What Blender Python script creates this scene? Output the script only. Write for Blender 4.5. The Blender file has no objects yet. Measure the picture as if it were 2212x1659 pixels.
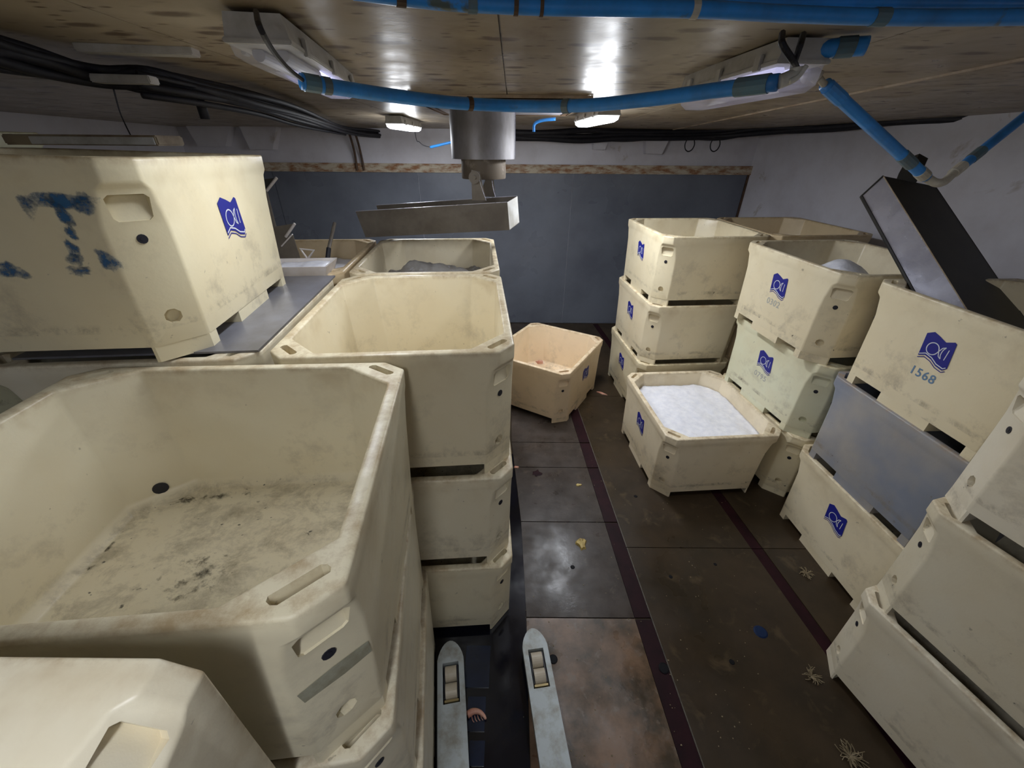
import bpy, bmesh, math, random
import numpy as np
from mathutils import Vector, Matrix, noise
C = bpy.context.scene.collection
SC = bpy.context.scene
PI = math.pi
random.seed(7)
# ------------------------------------------------------------------ camera
F = 856.9; PIT = .5407; ROLL = .008; H = 2.947
cp, sp, cr, sr = math.cos(PIT), math.sin(PIT), math.cos(ROLL), math.sin(ROLL)
right = Vector((1, 0, 0)); down = Vector((0, -sp, -cp)); fwd = Vector((0, cp, -sp))
r2 = right*cr - down*sr; d2 = right*sr + down*cr
cam = bpy.data.cameras.new('camera'); camo = bpy.data.objects.new('camera', cam); C.objects.link(camo)
m = Matrix.Identity(4)
for i in range(3):
    m[i][0] = r2[i]; m[i][1] = -d2[i]; m[i][2] = -fwd[i]
m[2][3] = H
camo.matrix_world = m
cam.sensor_width = 36; cam.lens = 36*F/2212; cam.clip_start = .02
SC.camera = camo

def ray(px, py):
    u = (px-1106)/F; v = (py-829.5)/F
    return fwd + r2*u + d2*v
def at(px, py, x=None, y=None, z=None, t=None):
    d = ray(px, py)
    if t is None: t = x/d.x if x is not None else y/d.y if y is not None else (z-H)/d.z
    return Vector((0, 0, H)) + d*t
CS = .018
def zc(y): return H + .33 - CS*(y-1.1)
def ce(px, py, drop=0.):
    d = ray(px, py)      # H + t dz = H+.33-CS*(t dy-1.1)-drop
    t = (.33 + CS*1.1 - drop)/(d.z + CS*d.y)
    return Vector((0, 0, H)) + d*t

# ------------------------------------------------------------------ world and exposure
w = bpy.data.worlds.new('world'); SC.world = w; w.use_nodes = True
w.node_tree.nodes['Background'].inputs[0].default_value = (.75, .82, 1, 1)
w.node_tree.nodes['Background'].inputs[1].default_value = .02
SC.view_settings.view_transform = 'Standard'; SC.view_settings.look = 'None'
SC.view_settings.gamma = 1; SC.view_settings.use_curve_mapping = False
SC.view_settings.exposure = -0.05
def area(name, loc, sx, sy, power, col=(.86, .92, 1), rot=(0, 0, 0)):
    l = bpy.data.lights.new(name, 'AREA'); l.shape = 'RECTANGLE'; l.size = sx; l.size_y = sy
    l.energy = power; l.color = col
    o = bpy.data.objects.new(name, l); C.objects.link(o); o.location = loc; o.rotation_euler = rot
    return o
# the tubes of the ceiling fixtures (fixtures themselves are built further down)
def lamp_pose(near, far, side):     # top edge of a fixture on the ceiling -> centre, heading, length
    a = ce(*near); b = ce(*far); d = b-a; L = d.length; yw = math.atan2(-d.x, d.y); c = (a+b)/2
    return (c.x+side*.085*math.cos(yw), c.y+side*.085*math.sin(yw), yw, L)
LAMPS = [  # x, y, yaw, length, area power, lit
    (*lamp_pose((610, 18), (765, 160), -1), 14, 'half'),
    (*lamp_pose((1698, 72), (1476, 165), 1), 9, 'dim'),
    (.70, 4.15, .05, 1.0, 46, 'lit'),
    (-1.22, 5.3, .0, 1.0, 36, 'lit'),
    (-.25, -.62, .0, 1.0, 15, 'lit'),
    (3.5, -.6, .3, 1.2, 9, 'lit'),  # unseen fixture, added as fill from the right
    (-3.1, -.9, .0, 1.2, 4, 'lit'),  # unseen fixture, added as weak fill from the left
]
GLOW = {'lit': .17, 'half': .02, 'dim': .02}
for i, (x, y, yw, L, P, k) in enumerate(LAMPS):
    area('ceiling_lamp_light', (x, y, zc(y)-(.185 if k == 'dim' else .165)), .12, L*.9, P, (.88, .93, 1) , (0, 0, yw))
    # sideways and upward light of the same tubes, which washes the ceiling and the walls
    for s_ in (-.3, .3):
        l = bpy.data.lights.new('tube_glow', 'POINT'); l.energy = P*GLOW[k]; l.color = (.92, .95, 1); l.shadow_soft_size = .05
        o = bpy.data.objects.new('tube_glow', l); C.objects.link(o); o.location = (x-math.sin(yw)*L*s_, y+math.cos(yw)*L*s_, zc(y)-.22)

# ------------------------------------------------------------------ materials
def mat(name, col, rough=.5, metal=0., spec=.5):
    m = bpy.data.materials.new(name); m.use_nodes = True
    b = m.node_tree.nodes['Principled BSDF']
    b.inputs['Base Color'].default_value = (*col, 1); b.inputs['Roughness'].default_value = rough
    b.inputs['Metallic'].default_value = metal; b.inputs['Specular IOR Level'].default_value = spec
    return m
class G:
    def __init__(s, m): s.t = m.node_tree; s.b = s.t.nodes['Principled BSDF']
    def n(s, typ, **k):
        n = s.t.nodes.new(typ)
        for a, v in k.items():
            if a.startswith('i_'):
                key = a[2:].replace('_', ' ')
                n.inputs[int(key) if key.isdigit() else key].default_value = v
            else: setattr(n, a, v)
        return n
    def l(s, a, b): s.t.links.new(a, b)
    def coord(s, kind='Object', rnd=False, scale=(1, 1, 1)):
        tc = s.n('ShaderNodeTexCoord'); mp = s.n('ShaderNodeMapping'); mp.inputs['Scale'].default_value = scale
        s.l(tc.outputs[kind], mp.inputs[0])
        if rnd:
            oi = s.n('ShaderNodeObjectInfo'); mu = s.n('ShaderNodeMath', operation='MULTIPLY', i_1=57.)
            s.l(oi.outputs['Random'], mu.inputs[0]); cx = s.n('ShaderNodeCombineXYZ')
            s.l(mu.outputs[0], cx.inputs[0]); s.l(mu.outputs[0], cx.inputs[1]); s.l(cx.outputs[0], mp.inputs['Location'])
        return mp.outputs[0], tc
    def noise(s, vec, sc, det=6, rough=.6, dist=0.):
        n = s.n('ShaderNodeTexNoise'); n.inputs['Scale'].default_value = sc; n.inputs['Detail'].default_value = det
        n.inputs['Roughness'].default_value = rough; n.inputs['Distortion'].default_value = dist
        s.l(vec, n.inputs['Vector']); return n.outputs['Fac']
    def mr(s, v, a, b, c=0., d=1.):
        n = s.n('ShaderNodeMapRange'); n.inputs[1].default_value = a; n.inputs[2].default_value = b
        n.inputs[3].default_value = c; n.inputs[4].default_value = d; s.l(v, n.inputs[0]); return n.outputs[0]
    def mul(s, a, b, op='MULTIPLY'):
        n = s.n('ShaderNodeMath', operation=op)
        for i, v in enumerate((a, b)):
            if isinstance(v, (int, float)): n.inputs[i].default_value = v
            else: s.l(v, n.inputs[i])
        n.use_clamp = True
        return n.outputs[0]
    def mix(s, f, a, b, mode='MIX'):
        n = s.n('ShaderNodeMix', data_type='RGBA', blend_type=mode)
        for i, v in ((0, f), (6, a), (7, b)):
            if isinstance(v, (int, float)): n.inputs[i].default_value = v
            elif isinstance(v, tuple): n.inputs[i].default_value = (*v, 1)
            else: s.l(v, n.inputs[i])
        return n.outputs[2]
    def bump(s, h, st, dist=.01):
        n = s.n('ShaderNodeBump'); n.inputs['Strength'].default_value = st; n.inputs['Distance'].default_value = dist
        s.l(h, n.inputs['Height']); s.l(n.outputs[0], s.b.inputs['Normal'])

def tub_mat():
    m = mat('tub_plastic', (.75, .66, .47), .42); g = G(m)
    v, tc = g.coord(rnd=True)
    oi = g.n('ShaderNodeObjectInfo')
    sep = g.n('ShaderNodeSeparateXYZ'); g.l(tc.outputs['Object'], sep.inputs[0]); z = sep.outputs[2]
    big = g.mr(g.noise(v, 2.2, 3), .35, .7)
    col = g.mix(g.mul(big, .35), oi.outputs['Color'], (.62, .50, .30))
    # greyish scuff marks on the outside, strongest low down
    sc = g.mr(g.noise(v, 4.2, 9, .72, .08), .53, .70)
    low = g.mr(z, .55, .1, .25, 1.)
    col = g.mix(g.mul(g.mul(sc, low), .60), col, (.26, .22, .16))
    # brown rubbing on rim
    rn = g.mr(g.noise(v, 13, 8, .7), .42, .66)
    top = g.mr(z, .695, .722)
    col = g.mix(g.mul(g.mul(rn, top), .7), col, (.33, .21, .09))
    rb = g.mr(g.noise(v, 3.5, 5), .5, .7); under = g.mul(g.mr(z, .5, .69), g.mr(z, .72, .69))
    col = g.mix(g.mul(g.mul(rb, under), .4), col, (.40, .28, .13))
    # dirt on the inside floor and the foot zone
    fl = g.mul(g.mr(z, .17, .15), g.mr(z, .125, .132))
    fn = g.mr(g.noise(v, 7, 10, .75, .3), .47, .66)
    col = g.mix(g.mul(g.mul(fl, fn), .62), col, (.20, .16, .10))
    sp_ = g.mr(g.noise(v, 30, 2, .5), .70, .74)
    col = g.mix(g.mul(g.mul(fl, sp_), .85), col, (.04, .035, .03))
    sk = g.mr(g.noise(v, 22, 3, .5), .73, .76)
    col = g.mix(g.mul(sk, .5), col, (.16, .13, .09))
    g.l(col, g.b.inputs['Base Color'])
    g.l(g.mr(g.noise(v, 9, 4), .3, .7, .30, .55), g.b.inputs['Roughness'])
    g.bump(g.noise(v, 26, 5), .22, .004)
    return m
M = {}
M['tub'] = tub_mat()
M['hole'] = mat('hole_dark', (.03, .025, .02), .8)
M['logo'] = mat('logo_blue', (.012, .016, .22), .45)
M['mark'] = mat('logo_white', (.62, .64, .68), .5)
M['digits'] = mat('stencil_blue_grey', (.13, .22, .34), .6)
M['digits_faint'] = mat('faded_stencil', (.40, .40, .36), .6)
M['plug'] = mat('plug_black', (.012, .012, .02), .5)
def noisy(name, c1, c2, sc, rough=.5, metal=0., lo=.4, hi=.65, bump=.1, det=8, rr=None, scale=(1, 1, 1), kind='Object', c3=None, sc3=3., lo3=.6, hi3=.7, spec=.5):
    m = mat(name, c1, rough, metal, spec); g = G(m); v, tc = g.coord(kind, scale=scale)
    nz = g.noise(v, sc, det, .65)
    col = g.mix(g.mr(nz, lo, hi), c1, c2)
    if c3: col = g.mix(g.mr(g.noise(v, sc3, 6, .6, .5), lo3, hi3), col, c3)
    g.l(col, g.b.inputs['Base Color'])
    if rr: g.l(g.mr(g.noise(v, sc*.7, 4), .35, .65, rr[0], rr[1]), g.b.inputs['Roughness'])
    g.bump(nz, bump, .01)
    return m
M['wall'] = noisy('wall_paint', (.66, .65, .71), (.55, .53, .57), 1.3, .4, bump=.03, c3=(.30, .24, .17), sc3=2.2, lo3=.66, hi3=.76)
M['panel'] = noisy('blue_grey_panel', (.15, .165, .20), (.11, .12, .15), 1.1, .33, 0, bump=.02, rr=(.25, .45))
M['rust'] = noisy('rusty_rail', (.50, .44, .34), (.24, .11, .045), 5, .7, lo=.42, hi=.6, bump=.3, scale=(1, 1, 3))
M['steel'] = noisy('brushed_steel', (.30, .29, .31), (.20, .19, .19), 6, .5, .6, rr=(.42, .6), bump=.04, scale=(1, 1, .4))
M['steel_dull'] = noisy('dull_steel', (.20, .175, .145), (.14, .12, .10), 4, .55, .35, rr=(.4, .6), bump=.05)
M['steel_pale_sheen'] = noisy('pale_sheen_steel', (.62, .62, .72), (.5, .5, .6), 5, .25, .5, rr=(.18, .34), bump=.25)  # pale base colour carries the sheen of the leaning chute's lit side
M['steel_black'] = noisy('blackened_steel', (.045, .042, .038), (.03, .03, .03), 5, .5, .3, bump=.05)
M['grey_sheet'] = noisy('grey_sheet', (.21, .21, .24), (.14, .135, .14), 3, .3, .2, bump=.03)
def ceil_mat():
    m = mat('ceiling_paint', (.30, .26, .19), .3); g = G(m); v, tc = g.coord()
    v2, _ = g.coord(scale=(1, 2.2, 1))
    big = g.mr(g.noise(v, .9, 4), .35, .65)
    col = g.mix(big, (.37, .315, .235), (.25, .19, .11))
    st = g.mr(g.noise(v, 2.6, 7, .7, .8), .55, .70)
    col = g.mix(g.mul(st, .65), col, (.13, .075, .03))
    vo = g.n('ShaderNodeTexVoronoi', voronoi_dimensions='2D'); vo.inputs['Scale'].default_value = 3.2; g.l(v2, vo.inputs['Vector'])
    spot = g.mr(g.mul(vo.outputs['Distance'], g.mr(g.noise(v, 9, 4), .3, .7, .7, 1.4)), .26, .13)
    rs = g.n('ShaderNodeSeparateColor'); g.l(vo.outputs['Color'], rs.inputs[0])
    spot = g.mul(spot, g.mr(rs.outputs[0], .42, .56))
    col = g.mix(g.mul(spot, .8), col, (.07, .035, .015))
    vo2 = g.n('ShaderNodeTexVoronoi', voronoi_dimensions='2D'); vo2.inputs['Scale'].default_value = 11; g.l(v2, vo2.inputs['Vector'])
    rs2 = g.n('ShaderNodeSeparateColor'); g.l(vo2.outputs['Color'], rs2.inputs[0])
    sp2 = g.mul(g.mr(vo2.outputs['Distance'], .26, .12), g.mr(rs2.outputs[1], .66, .76))
    col = g.mix(g.mul(sp2, .75), col, (.09, .05, .025))
    g.l(col, g.b.inputs['Base Color'])
    g.l(g.mr(g.noise(v, 4, 4), .3, .7, .26, .46), g.b.inputs['Roughness'])
    g.b.inputs['Specular IOR Level'].default_value = .35
    g.bump(g.noise(v, 18, 6), .12, .006)
    return m
M['ceil'] = ceil_mat()
M['ceil_strip'] = noisy('ceiling_strip', (.42, .34, .25), (.25, .17, .1), 5, .5)
M['edge_worn'] = noisy('worn_edge', (.10, .085, .065), (.04, .03, .022), 14, .5)
M['coam'] = noisy('coaming_brown', (.22, .145, .085), (.13, .08, .045), 4, .5)
M['floor'] = noisy('floor_wet', (.044, .029, .016), (.026, .018, .010), 2.5, .3, 0, rr=(.25, .5), bump=.12, c3=(.070, .048, .026), sc3=5, lo3=.58, hi3=.7, spec=.28)
M['plate'] = noisy('floor_plate_wet', (.062, .048, .040), (.036, .027, .021), 5, .25, 0, rr=(.24, .52), bump=.3, c3=(.09, .07, .055), sc3=9, lo3=.6, hi3=.72, spec=.25)
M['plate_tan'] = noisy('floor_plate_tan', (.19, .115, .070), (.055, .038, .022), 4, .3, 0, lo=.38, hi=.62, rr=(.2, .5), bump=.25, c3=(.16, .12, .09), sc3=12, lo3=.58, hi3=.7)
M['strip'] = noisy('floor_strip', (.022, .005, .008), (.012, .003, .005), 6, .55, bump=.1, spec=.15)
M['gutter_shade'] = noisy('shaded_floor_gutter', (.006, .0065, .012), (.004, .004, .006), 3, .1, rr=(.05, .2), bump=.1)  # near-black tone holds the left stack's shadow as well as the wet floor
M['blue_reflection'] = noisy('painted_blue_reflection', (.010, .018, .045), (.006, .009, .02), 3, .2, bump=.05)  # blue reflections in the wet floor, painted as colour
M['pipe'] = noisy('blue_pipe', (.035, .30, .85), (.04, .20, .52), 5, .35, bump=.03, c3=(.10, .13, .12), sc3=7, lo3=.66, hi3=.72)
M['pipe_grey'] = noisy('faded_blue_pipe', (.10, .20, .27), (.12, .14, .15), 9, .5, bump=.05)
M['white_tape'] = noisy('white_fitting', (.62, .60, .54), (.42, .38, .30), 9, .45, bump=.08)
M['cable'] = noisy('black_cable', (.006, .006, .011), (.014, .013, .018), 12, .62, bump=.1)
M['fix'] = noisy('fixture_grey', (.50, .49, .47), (.34, .32, .28), 6, .45, bump=.08)
M['fork'] = noisy('fork_paint', (.42, .46, .47), (.27, .26, .22), 11, .42, .1, lo=.45, hi=.68, bump=.12, c3=(.20, .22, .36), sc3=4, lo3=.64, hi3=.75)
M['roller'] = noisy('roller_nylon', (.52, .46, .36), (.40, .34, .25), 6, .45, bump=.05)
M['gold'] = mat('brass_axle', (.35, .27, .13), .4, .6)
M['ice'] = noisy('crushed_ice', (.88, .88, .93), (.74, .75, .83), 14, .35, lo=.35, hi=.65, bump=.7)
M['fishgrey'] = noisy('fish_grey', (.26, .25, .24), (.15, .13, .11), 8, .35, bump=.3, c3=(.35, .35, .38), sc3=10)
M['pale_green'] = noisy('pale_green_plastic', (.46, .50, .40), (.40, .42, .33), 3, .5, bump=.03)
M['white_plastic'] = noisy('white_plastic', (.66, .62, .60), (.52, .46, .42), 3, .4, bump=.03)
M['yellow'] = noisy('yellow_scrap', (.56, .43, .15), (.32, .22, .06), 30, .5, bump=.5)
M['board'] = noisy('dirty_board', (.30, .24, .15), (.14, .09, .05), 5, .6, bump=.1)
M['rope'] = noisy('frayed_rope', (.30, .24, .15), (.16, .12, .06), 30, .8, bump=.3)
M['pink'] = noisy('pink_shrimp', (.52, .22, .15), (.62, .38, .28), 18, .35, bump=.2)
M['collar'] = noisy('dirty_collar', (.16, .13, .10), (.38, .33, .28), 5, .5, .3, lo=.5, hi=.62, bump=.1)
M['bluedisc'] = mat('blue_disc', (.006, .018, .06), .6, 0, .2)
M['dark_disc'] = mat('dark_disc', (.006, .006, .008), .6, 0, .15)
M['beige_tape'] = noisy('old_grey_tape', (.34, .33, .25), (.24, .22, .15), 20, .6, bump=.2)
M['rust_dark'] = noisy('dark_rust', (.10, .055, .03), (.05, .03, .02), 9, .7, bump=.3)
def paint_mat():
    m = mat('blue_spray_paint', (.012, .10, .25), .5); g = G(m); v, tc = g.coord()
    at_ = g.n('ShaderNodeAttribute', attribute_name='fade')
    a = g.mul(g.mr(g.mul(g.noise(v, 14, 8, .75), at_.outputs['Fac'], 'ADD'), .72, 1.15), .85)
    g.l(a, g.b.inputs['Alpha']); return m
def smudge_mat(name, col, sc, lo, hi, k=.9):
    m = mat(name, col, .6); g = G(m); v, tc = g.coord()
    at_ = g.n('ShaderNodeAttribute', attribute_name='fade')
    n_ = g.noise(v, sc, 8, .75); nm = g.n('ShaderNodeMath', operation='ADD'); g.l(n_, nm.inputs[0]); g.l(g.mul(at_.outputs['Fac'], .5), nm.inputs[1])
    g.l(g.mul(g.mr(nm.outputs[0], lo, hi), k), g.b.inputs['Alpha']); return m
M['spray'] = smudge_mat('blue_spray_paint', (.012, .10, .25), 11, .78, 1.0)
M['slime'] = smudge_mat('black_slime', (.02, .016, .012), 16, .93, 1.10, .8)
def emis(name, col, st):
    m = mat(name, (.8, .8, .8), .4); b = m.node_tree.nodes['Principled BSDF']
    b.inputs['Emission Color'].default_value = (*col, 1); b.inputs['Emission Strength'].default_value = st; return m
M['tube_lit'] = emis('lit_tube', (.9, .95, 1), 22)
M['tube_half'] = emis('half_lit_tube', (.55, .58, 1), 3.2)
M['tube_dim'] = emis('dim_tube', (.6, .6, .95), .9)
M['tube_off'] = mat('tube_end', (.55, .55, .6), .3)
def diff_mat():
    m = mat('clear_diffuser', (.8, .8, .88), .15); b = m.node_tree.nodes['Principled BSDF']
    b.inputs['Alpha'].default_value = .28; return m
M['diffuser'] = diff_mat()
M['diffuser_lit'] = emis('lit_diffuser', (.93, .96, 1), 5)

# ------------------------------------------------------------------ mesh helpers
def mesh_obj(name, bm, m, parent=None, smooth=False, kind=None):
    me = bpy.data.meshes.new(name); bm.normal_update(); bm.to_mesh(me); bm.free()
    for mm in (m if isinstance(m, (list, tuple)) else [m]): me.materials.append(mm)
    if smooth:
        for p in me.polygons: p.use_smooth = True
    o = bpy.data.objects.new(name, me); C.objects.link(o)
    if parent: o.parent = parent
    if kind: o['kind'] = kind
    return o
def tag(o, label=None, cat=None, group=None, kind=None):
    if label: o['label'] = label
    if cat: o['category'] = cat
    if group: o['group'] = group
    if kind: o['kind'] = kind
    return o
def empty(name, loc=(0, 0, 0), rz=0.):
    o = bpy.data.objects.new(name, None); C.objects.link(o); o.location = loc; o.rotation_euler = (0, 0, rz)
    o.empty_display_size = .1
    return o
def box(bm, x0, x1, y0, y1, z0, z1, M4=None, bev=0.):
    r = bmesh.ops.create_cube(bm, size=1)['verts']
    bmesh.ops.scale(bm, vec=(x1-x0, y1-y0, z1-z0), verts=r)
    bmesh.ops.translate(bm, vec=((x0+x1)/2, (y0+y1)/2, (z0+z1)/2), verts=r)
    if bev:
        es = list({e for v in r for e in v.link_edges})
        nv = bmesh.ops.bevel(bm, geom=es, offset=bev, segments=2, affect='EDGES')['verts']
        r = list({v for v in nv} | {v for v in r if v.is_valid})
    if M4 is not None: bmesh.ops.transform(bm, matrix=M4, verts=[v for v in r if v.is_valid])
    return r
def bx(*a, **k):
    bm = bmesh.new(); box(bm, *a, **k); return bm
def prism(bm, pts, d):      # pts: polygon in 3D, d: extrusion vector
    n = len(pts); A = [bm.verts.new(p) for p in pts]; B = [bm.verts.new(Vector(p)+Vector(d)) for p in pts]
    bm.faces.new(A[::-1]); bm.faces.new(B)
    for i in range(n): bm.faces.new((A[i], A[(i+1) % n], B[(i+1) % n], B[i]))
    bmesh.ops.recalc_face_normals(bm, faces=bm.faces[:])
def cyl(bm, p, q, r, n=16, r1=None, caps=True):
    p = Vector(p); q = Vector(q); ax = (q-p).normalized()
    s = ax.orthogonal().normalized(); t = ax.cross(s); r1 = r if r1 is None else r1
    A = [bm.verts.new(p+(s*math.cos(a)+t*math.sin(a))*r) for a in [2*PI*i/n for i in range(n)]]
    B = [bm.verts.new(q+(s*math.cos(a)+t*math.sin(a))*r1) for a in [2*PI*i/n for i in range(n)]]
    for i in range(n): bm.faces.new((A[i], A[(i+1) % n], B[(i+1) % n], B[i]))
    if caps: bm.faces.new(A[::-1]); bm.faces.new(B)
def smooth_path(pts, k=6):
    pts = [Vector(p) for p in pts]; out = []
    P = [pts[0]*2-pts[1]] + pts + [pts[-1]*2-pts[-2]]
    for i in range(1, len(P)-2):
        for j in range(k):
            t = j/k; a, b, c, d = P[i-1], P[i], P[i+1], P[i+2]
            out.append(.5*((2*b)+(c-a)*t+(2*a-5*b+4*c-d)*t*t+(3*b-a-3*c+d)*t**3))
    out.append(pts[-1]); return out
def tube(bm, pts, r, n=8, k=6, rr=None):
    P = smooth_path(pts, k) if k > 1 else [Vector(p) for p in pts]
    rings = []; s = None
    for i, p in enumerate(P):
        tg = (P[min(i+1, len(P)-1)]-P[max(i-1, 0)]).normalized()
        s = tg.orthogonal().normalized() if s is None else (s-tg*s.dot(tg)).normalized()
        t = tg.cross(s); R = r if rr is None else rr(i/(len(P)-1))
        rings.append([bm.verts.new(p+(s*math.cos(a)+t*math.sin(a))*R) for a in [2*PI*j/n for j in range(n)]])
    for A, B in zip(rings, rings[1:]):
        for j in range(n): bm.faces.new((A[j], A[(j+1) % n], B[(j+1) % n], B[j]))
    bm.faces.new(rings[0][::-1]); bm.faces.new(rings[-1])
def lathe(bm, prof, n=24, M4=None):
    rings = [[bm.verts.new((r*math.cos(2*PI*j/n), r*math.sin(2*PI*j/n), z)) for j in range(n)] for r, z in prof]
    for A, B in zip(rings, rings[1:]):
        for j in range(n): bm.faces.new((A[j], A[(j+1) % n], B[(j+1) % n], B[j]))
    bm.faces.new(rings[0][::-1]); bm.faces.new(rings[-1])
    if M4 is not None: bmesh.ops.transform(bm, matrix=M4, verts=[v for R in rings for v in R])

# ------------------------------------------------------------------ the fish tub
TA, TB, TH, TCt, TCb, TT = .615, .5578, .7252, .0758, .1357, .0178
def hole_quad(bm, q, loop, back, cap=1):
    """quad q (4 verts) gets a hole with outline loop (8 points, 2 per corner, same order); back: list of 8 back points"""
    S = [bm.verts.new(p) for p in loop]; B = [bm.verts.new(p) for p in back]
    for k in range(4):
        bm.faces.new((q[k], S[(2*k+1) % 8], S[2*k]))
        bm.faces.new((q[k], q[(k+1) % 4], S[(2*k+2) % 8], S[2*k+1]))
    for i in range(8): bm.faces.new((S[i], S[(i+1) % 8], B[(i+1) % 8], B[i]))
    f = bm.faces.new(B); f.material_index = cap
def octr(z, ch, a=None, b=None, off=0.):
    k = TT*(1-z/TH); A = (TA if a is None else a)-k-off; B = (TB if b is None else b)-k-off
    return [Vector(p) for p in ((A, B-ch, z), (A-ch, B, z), (-A+ch, B, z), (-A, B-ch, z), (-A, -B+ch, z), (-A+ch, -B, z), (A-ch, -B, z), (A, -B+ch, z))]
def tub_body():
    bm = bmesh.new()
    zs = [(.066, TCb), (.255, TCb), (.42, TCb), (.515, .133), (.628, .108), (.652, TCt)]
    R = [[bm.verts.new(p) for p in octr(z, ch)] for z, ch in zs]
    top = [bm.verts.new(p) for p in octr(TH, TCt)]; R.append(top)
    inn = [bm.verts.new(p) for p in octr(TH, .165, off=.044)]
    R2 = [inn, [bm.verts.new(p) for p in octr(.175, .172, off=.058)], [bm.verts.new(p) for p in octr(.138, .178, off=.085)]]
    cen = Vector((0, 0, 0))
    for i in range(len(R)-1):
        for k in range(8):
            q = [R[i][k], R[i][(k+1) % 8], R[i+1][(k+1) % 8], R[i+1][k]]
            if k % 2 == 0 and i in (0, 2, 3):
                P = [v.co.copy() for v in q]; o = (P[0]+P[1]+P[2]+P[3])/4
                ux = (P[1]-P[0]).normalized(); uz = (P[3]-P[0]+P[2]-P[1]).normalized(); nn = ux.cross(uz).normalized()
                if nn.dot(Vector((o.x, o.y, 0))) < 0: nn = -nn
                if i in (0, 2):
                    r = .030 if i == 0 else .012; d = .03 if i == 0 else .012
                    if i == 0: o = o + uz*.012
                    lp = [o+(ux*math.cos(a)+uz*math.sin(a))*r for a in [-PI+PI/8+j*PI/4 for j in range(8)]]
                    # start nearest to corner 0 (lower left)
                    hole_quad(bm, q, lp, [p-nn*d for p in lp], 1 if i == 2 else 0)
                else:
                    hw, hh = .062, .044
                    c4 = [(-1, -1), (1, -1), (1, 1), (-1, 1)]; lp = []; bp = []
                    for (sx, sz) in c4:
                        for j in range(2):
                            first = (sx*sz > 0) == (j == 0)
                            # two points per corner for rounding
                            if first: u, v = sx*hw, sz*(hh-.012)
                            else: u, v = sx*(hw-.014), sz*hh
                            if sz < 0: u *= .9
                            p = o+ux*u+uz*v
                            dd = .045 if sz > 0 else .006
                            lp.append(p); bp.append(p-nn*dd)
                    # order must run: for corner k both points in travelling direction
                    def reorder(L):
                        out = []
                        for k2, (sx, sz) in enumerate(c4):
                            a_, b_ = L[2*k2], L[2*k2+1]
                            prev = c4[(k2-1) % 4]
                            out += [a_, b_]
                        return out
                    ang = [math.atan2((p-o).dot(uz), (p-o).dot(ux)) for p in lp]
                    order = sorted(range(8), key=lambda t: (ang[t]+PI*1.0) % (2*PI))
                    # rotate so that the first two belong to corner 0 (lower left)
                    st = [t for t in range(8) if order[t] in (0, 1) and order[(t+1) % 8] in (0, 1)][0]
                    order = [order[(st+t) % 8] for t in range(8)]
                    hole_quad(bm, q, [lp[t] for t in order], [bp[t] for t in order], 0)
            else: bm.faces.new(q)
    for k in range(8):
        q = [top[k], top[(k+1) % 8], inn[(k+1) % 8], inn[k]]
        if k % 2 == 0:
            P = [v.co.copy() for v in q]; o = (P[0]+P[1]+P[2]+P[3])/4
            ux = (P[1]-P[0]).normalized(); uy = ((P[3]+P[2])-(P[0]+P[1])).normalized()
            hw, hh = .060, .016
            lp = [o+ux*u+uy*v for u, v in ((-hw, -hh*.4), (-hw*.86, -hh), (hw*.86, -hh), (hw, -hh*.4), (hw, hh*.4), (hw*.86, hh), (-hw*.86, hh), (-hw, hh*.4))]
            hole_quad(bm, q, lp, [p-Vector((0, 0, .05)) for p in lp], 0)
        else: bm.faces.new(q)
    for i in range(2):
        for k in range(8): bm.faces.new((R2[i][k], R2[i][(k+1) % 8], R2[i+1][(k+1) % 8], R2[i+1][k]))
    bm.faces.new(R2[2]); bm.faces.new(R[0][::-1])
    bmesh.ops.recalc_face_normals(bm, faces=bm.faces[:])
    ringv = {v for L in R+R2 for v in L}
    lay = bm.edges.layers.float.new('bevel_weight_edge')
    for e in bm.edges:
        if e.verts[0] in ringv and e.verts[1] in ringv and not (e.verts[0].co.z < .1 and e.verts[1].co.z < .1) and len(e.link_faces) == 2 and e.calc_face_angle(0) > .25: e[lay] = 1.
    return bm
def foot_bm(sx, sy):
    A = TA-TT; B = TB-TT; xf = .405; yf = B-TCb-.012
    pts = [(xf, B), (A-TCb, B), (A, B-TCb), (A, yf), (xf, yf)]
    pts = [(x*sx, y*sy, 0) for x, y in pts]
    bm = bmesh.new(); prism(bm, pts, (0, 0, .067)); return bm
LOGO = [(-.098, .070), (-.060, .092), (-.020, .080), (.025, .062), (.070, .082), (.083, .075), (.105, -.070), (.085, -.092), (.040, -.084), (.0, -.062), (-.045, -.052), (-.082, -.070)]
def flat(bm, pts, th=.0016):
    A = [bm.verts.new((x, y, 0)) for x, y in pts]; B = [bm.verts.new((x, y, th)) for x, y in pts]
    bm.faces.new(B); n = len(pts)
    for i in range(n): bm.faces.new((A[i], A[(i+1) % n], B[(i+1) % n], B[i]))
    bmesh.ops.recalc_face_normals(bm, faces=bm.faces[:])
def ribbon(bm, pts, wd, z0, z1, closed=False):
    n = len(pts); L = []; Rr = []
    for i, p in enumerate(pts):
        a = Vector(pts[max(i-1, 0)]); b = Vector(pts[min(i+1, n-1)]); t = (b-a).normalized(); nn = Vector((-t.y, t.x))
        L.append(bm.verts.new((p[0]+nn.x*wd/2, p[1]+nn.y*wd/2, z1))); Rr.append(bm.verts.new((p[0]-nn.x*wd/2, p[1]-nn.y*wd/2, z1)))
    for i in range(n-1): bm.faces.new((L[i], Rr[i], Rr[i+1], L[i+1]))
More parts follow.
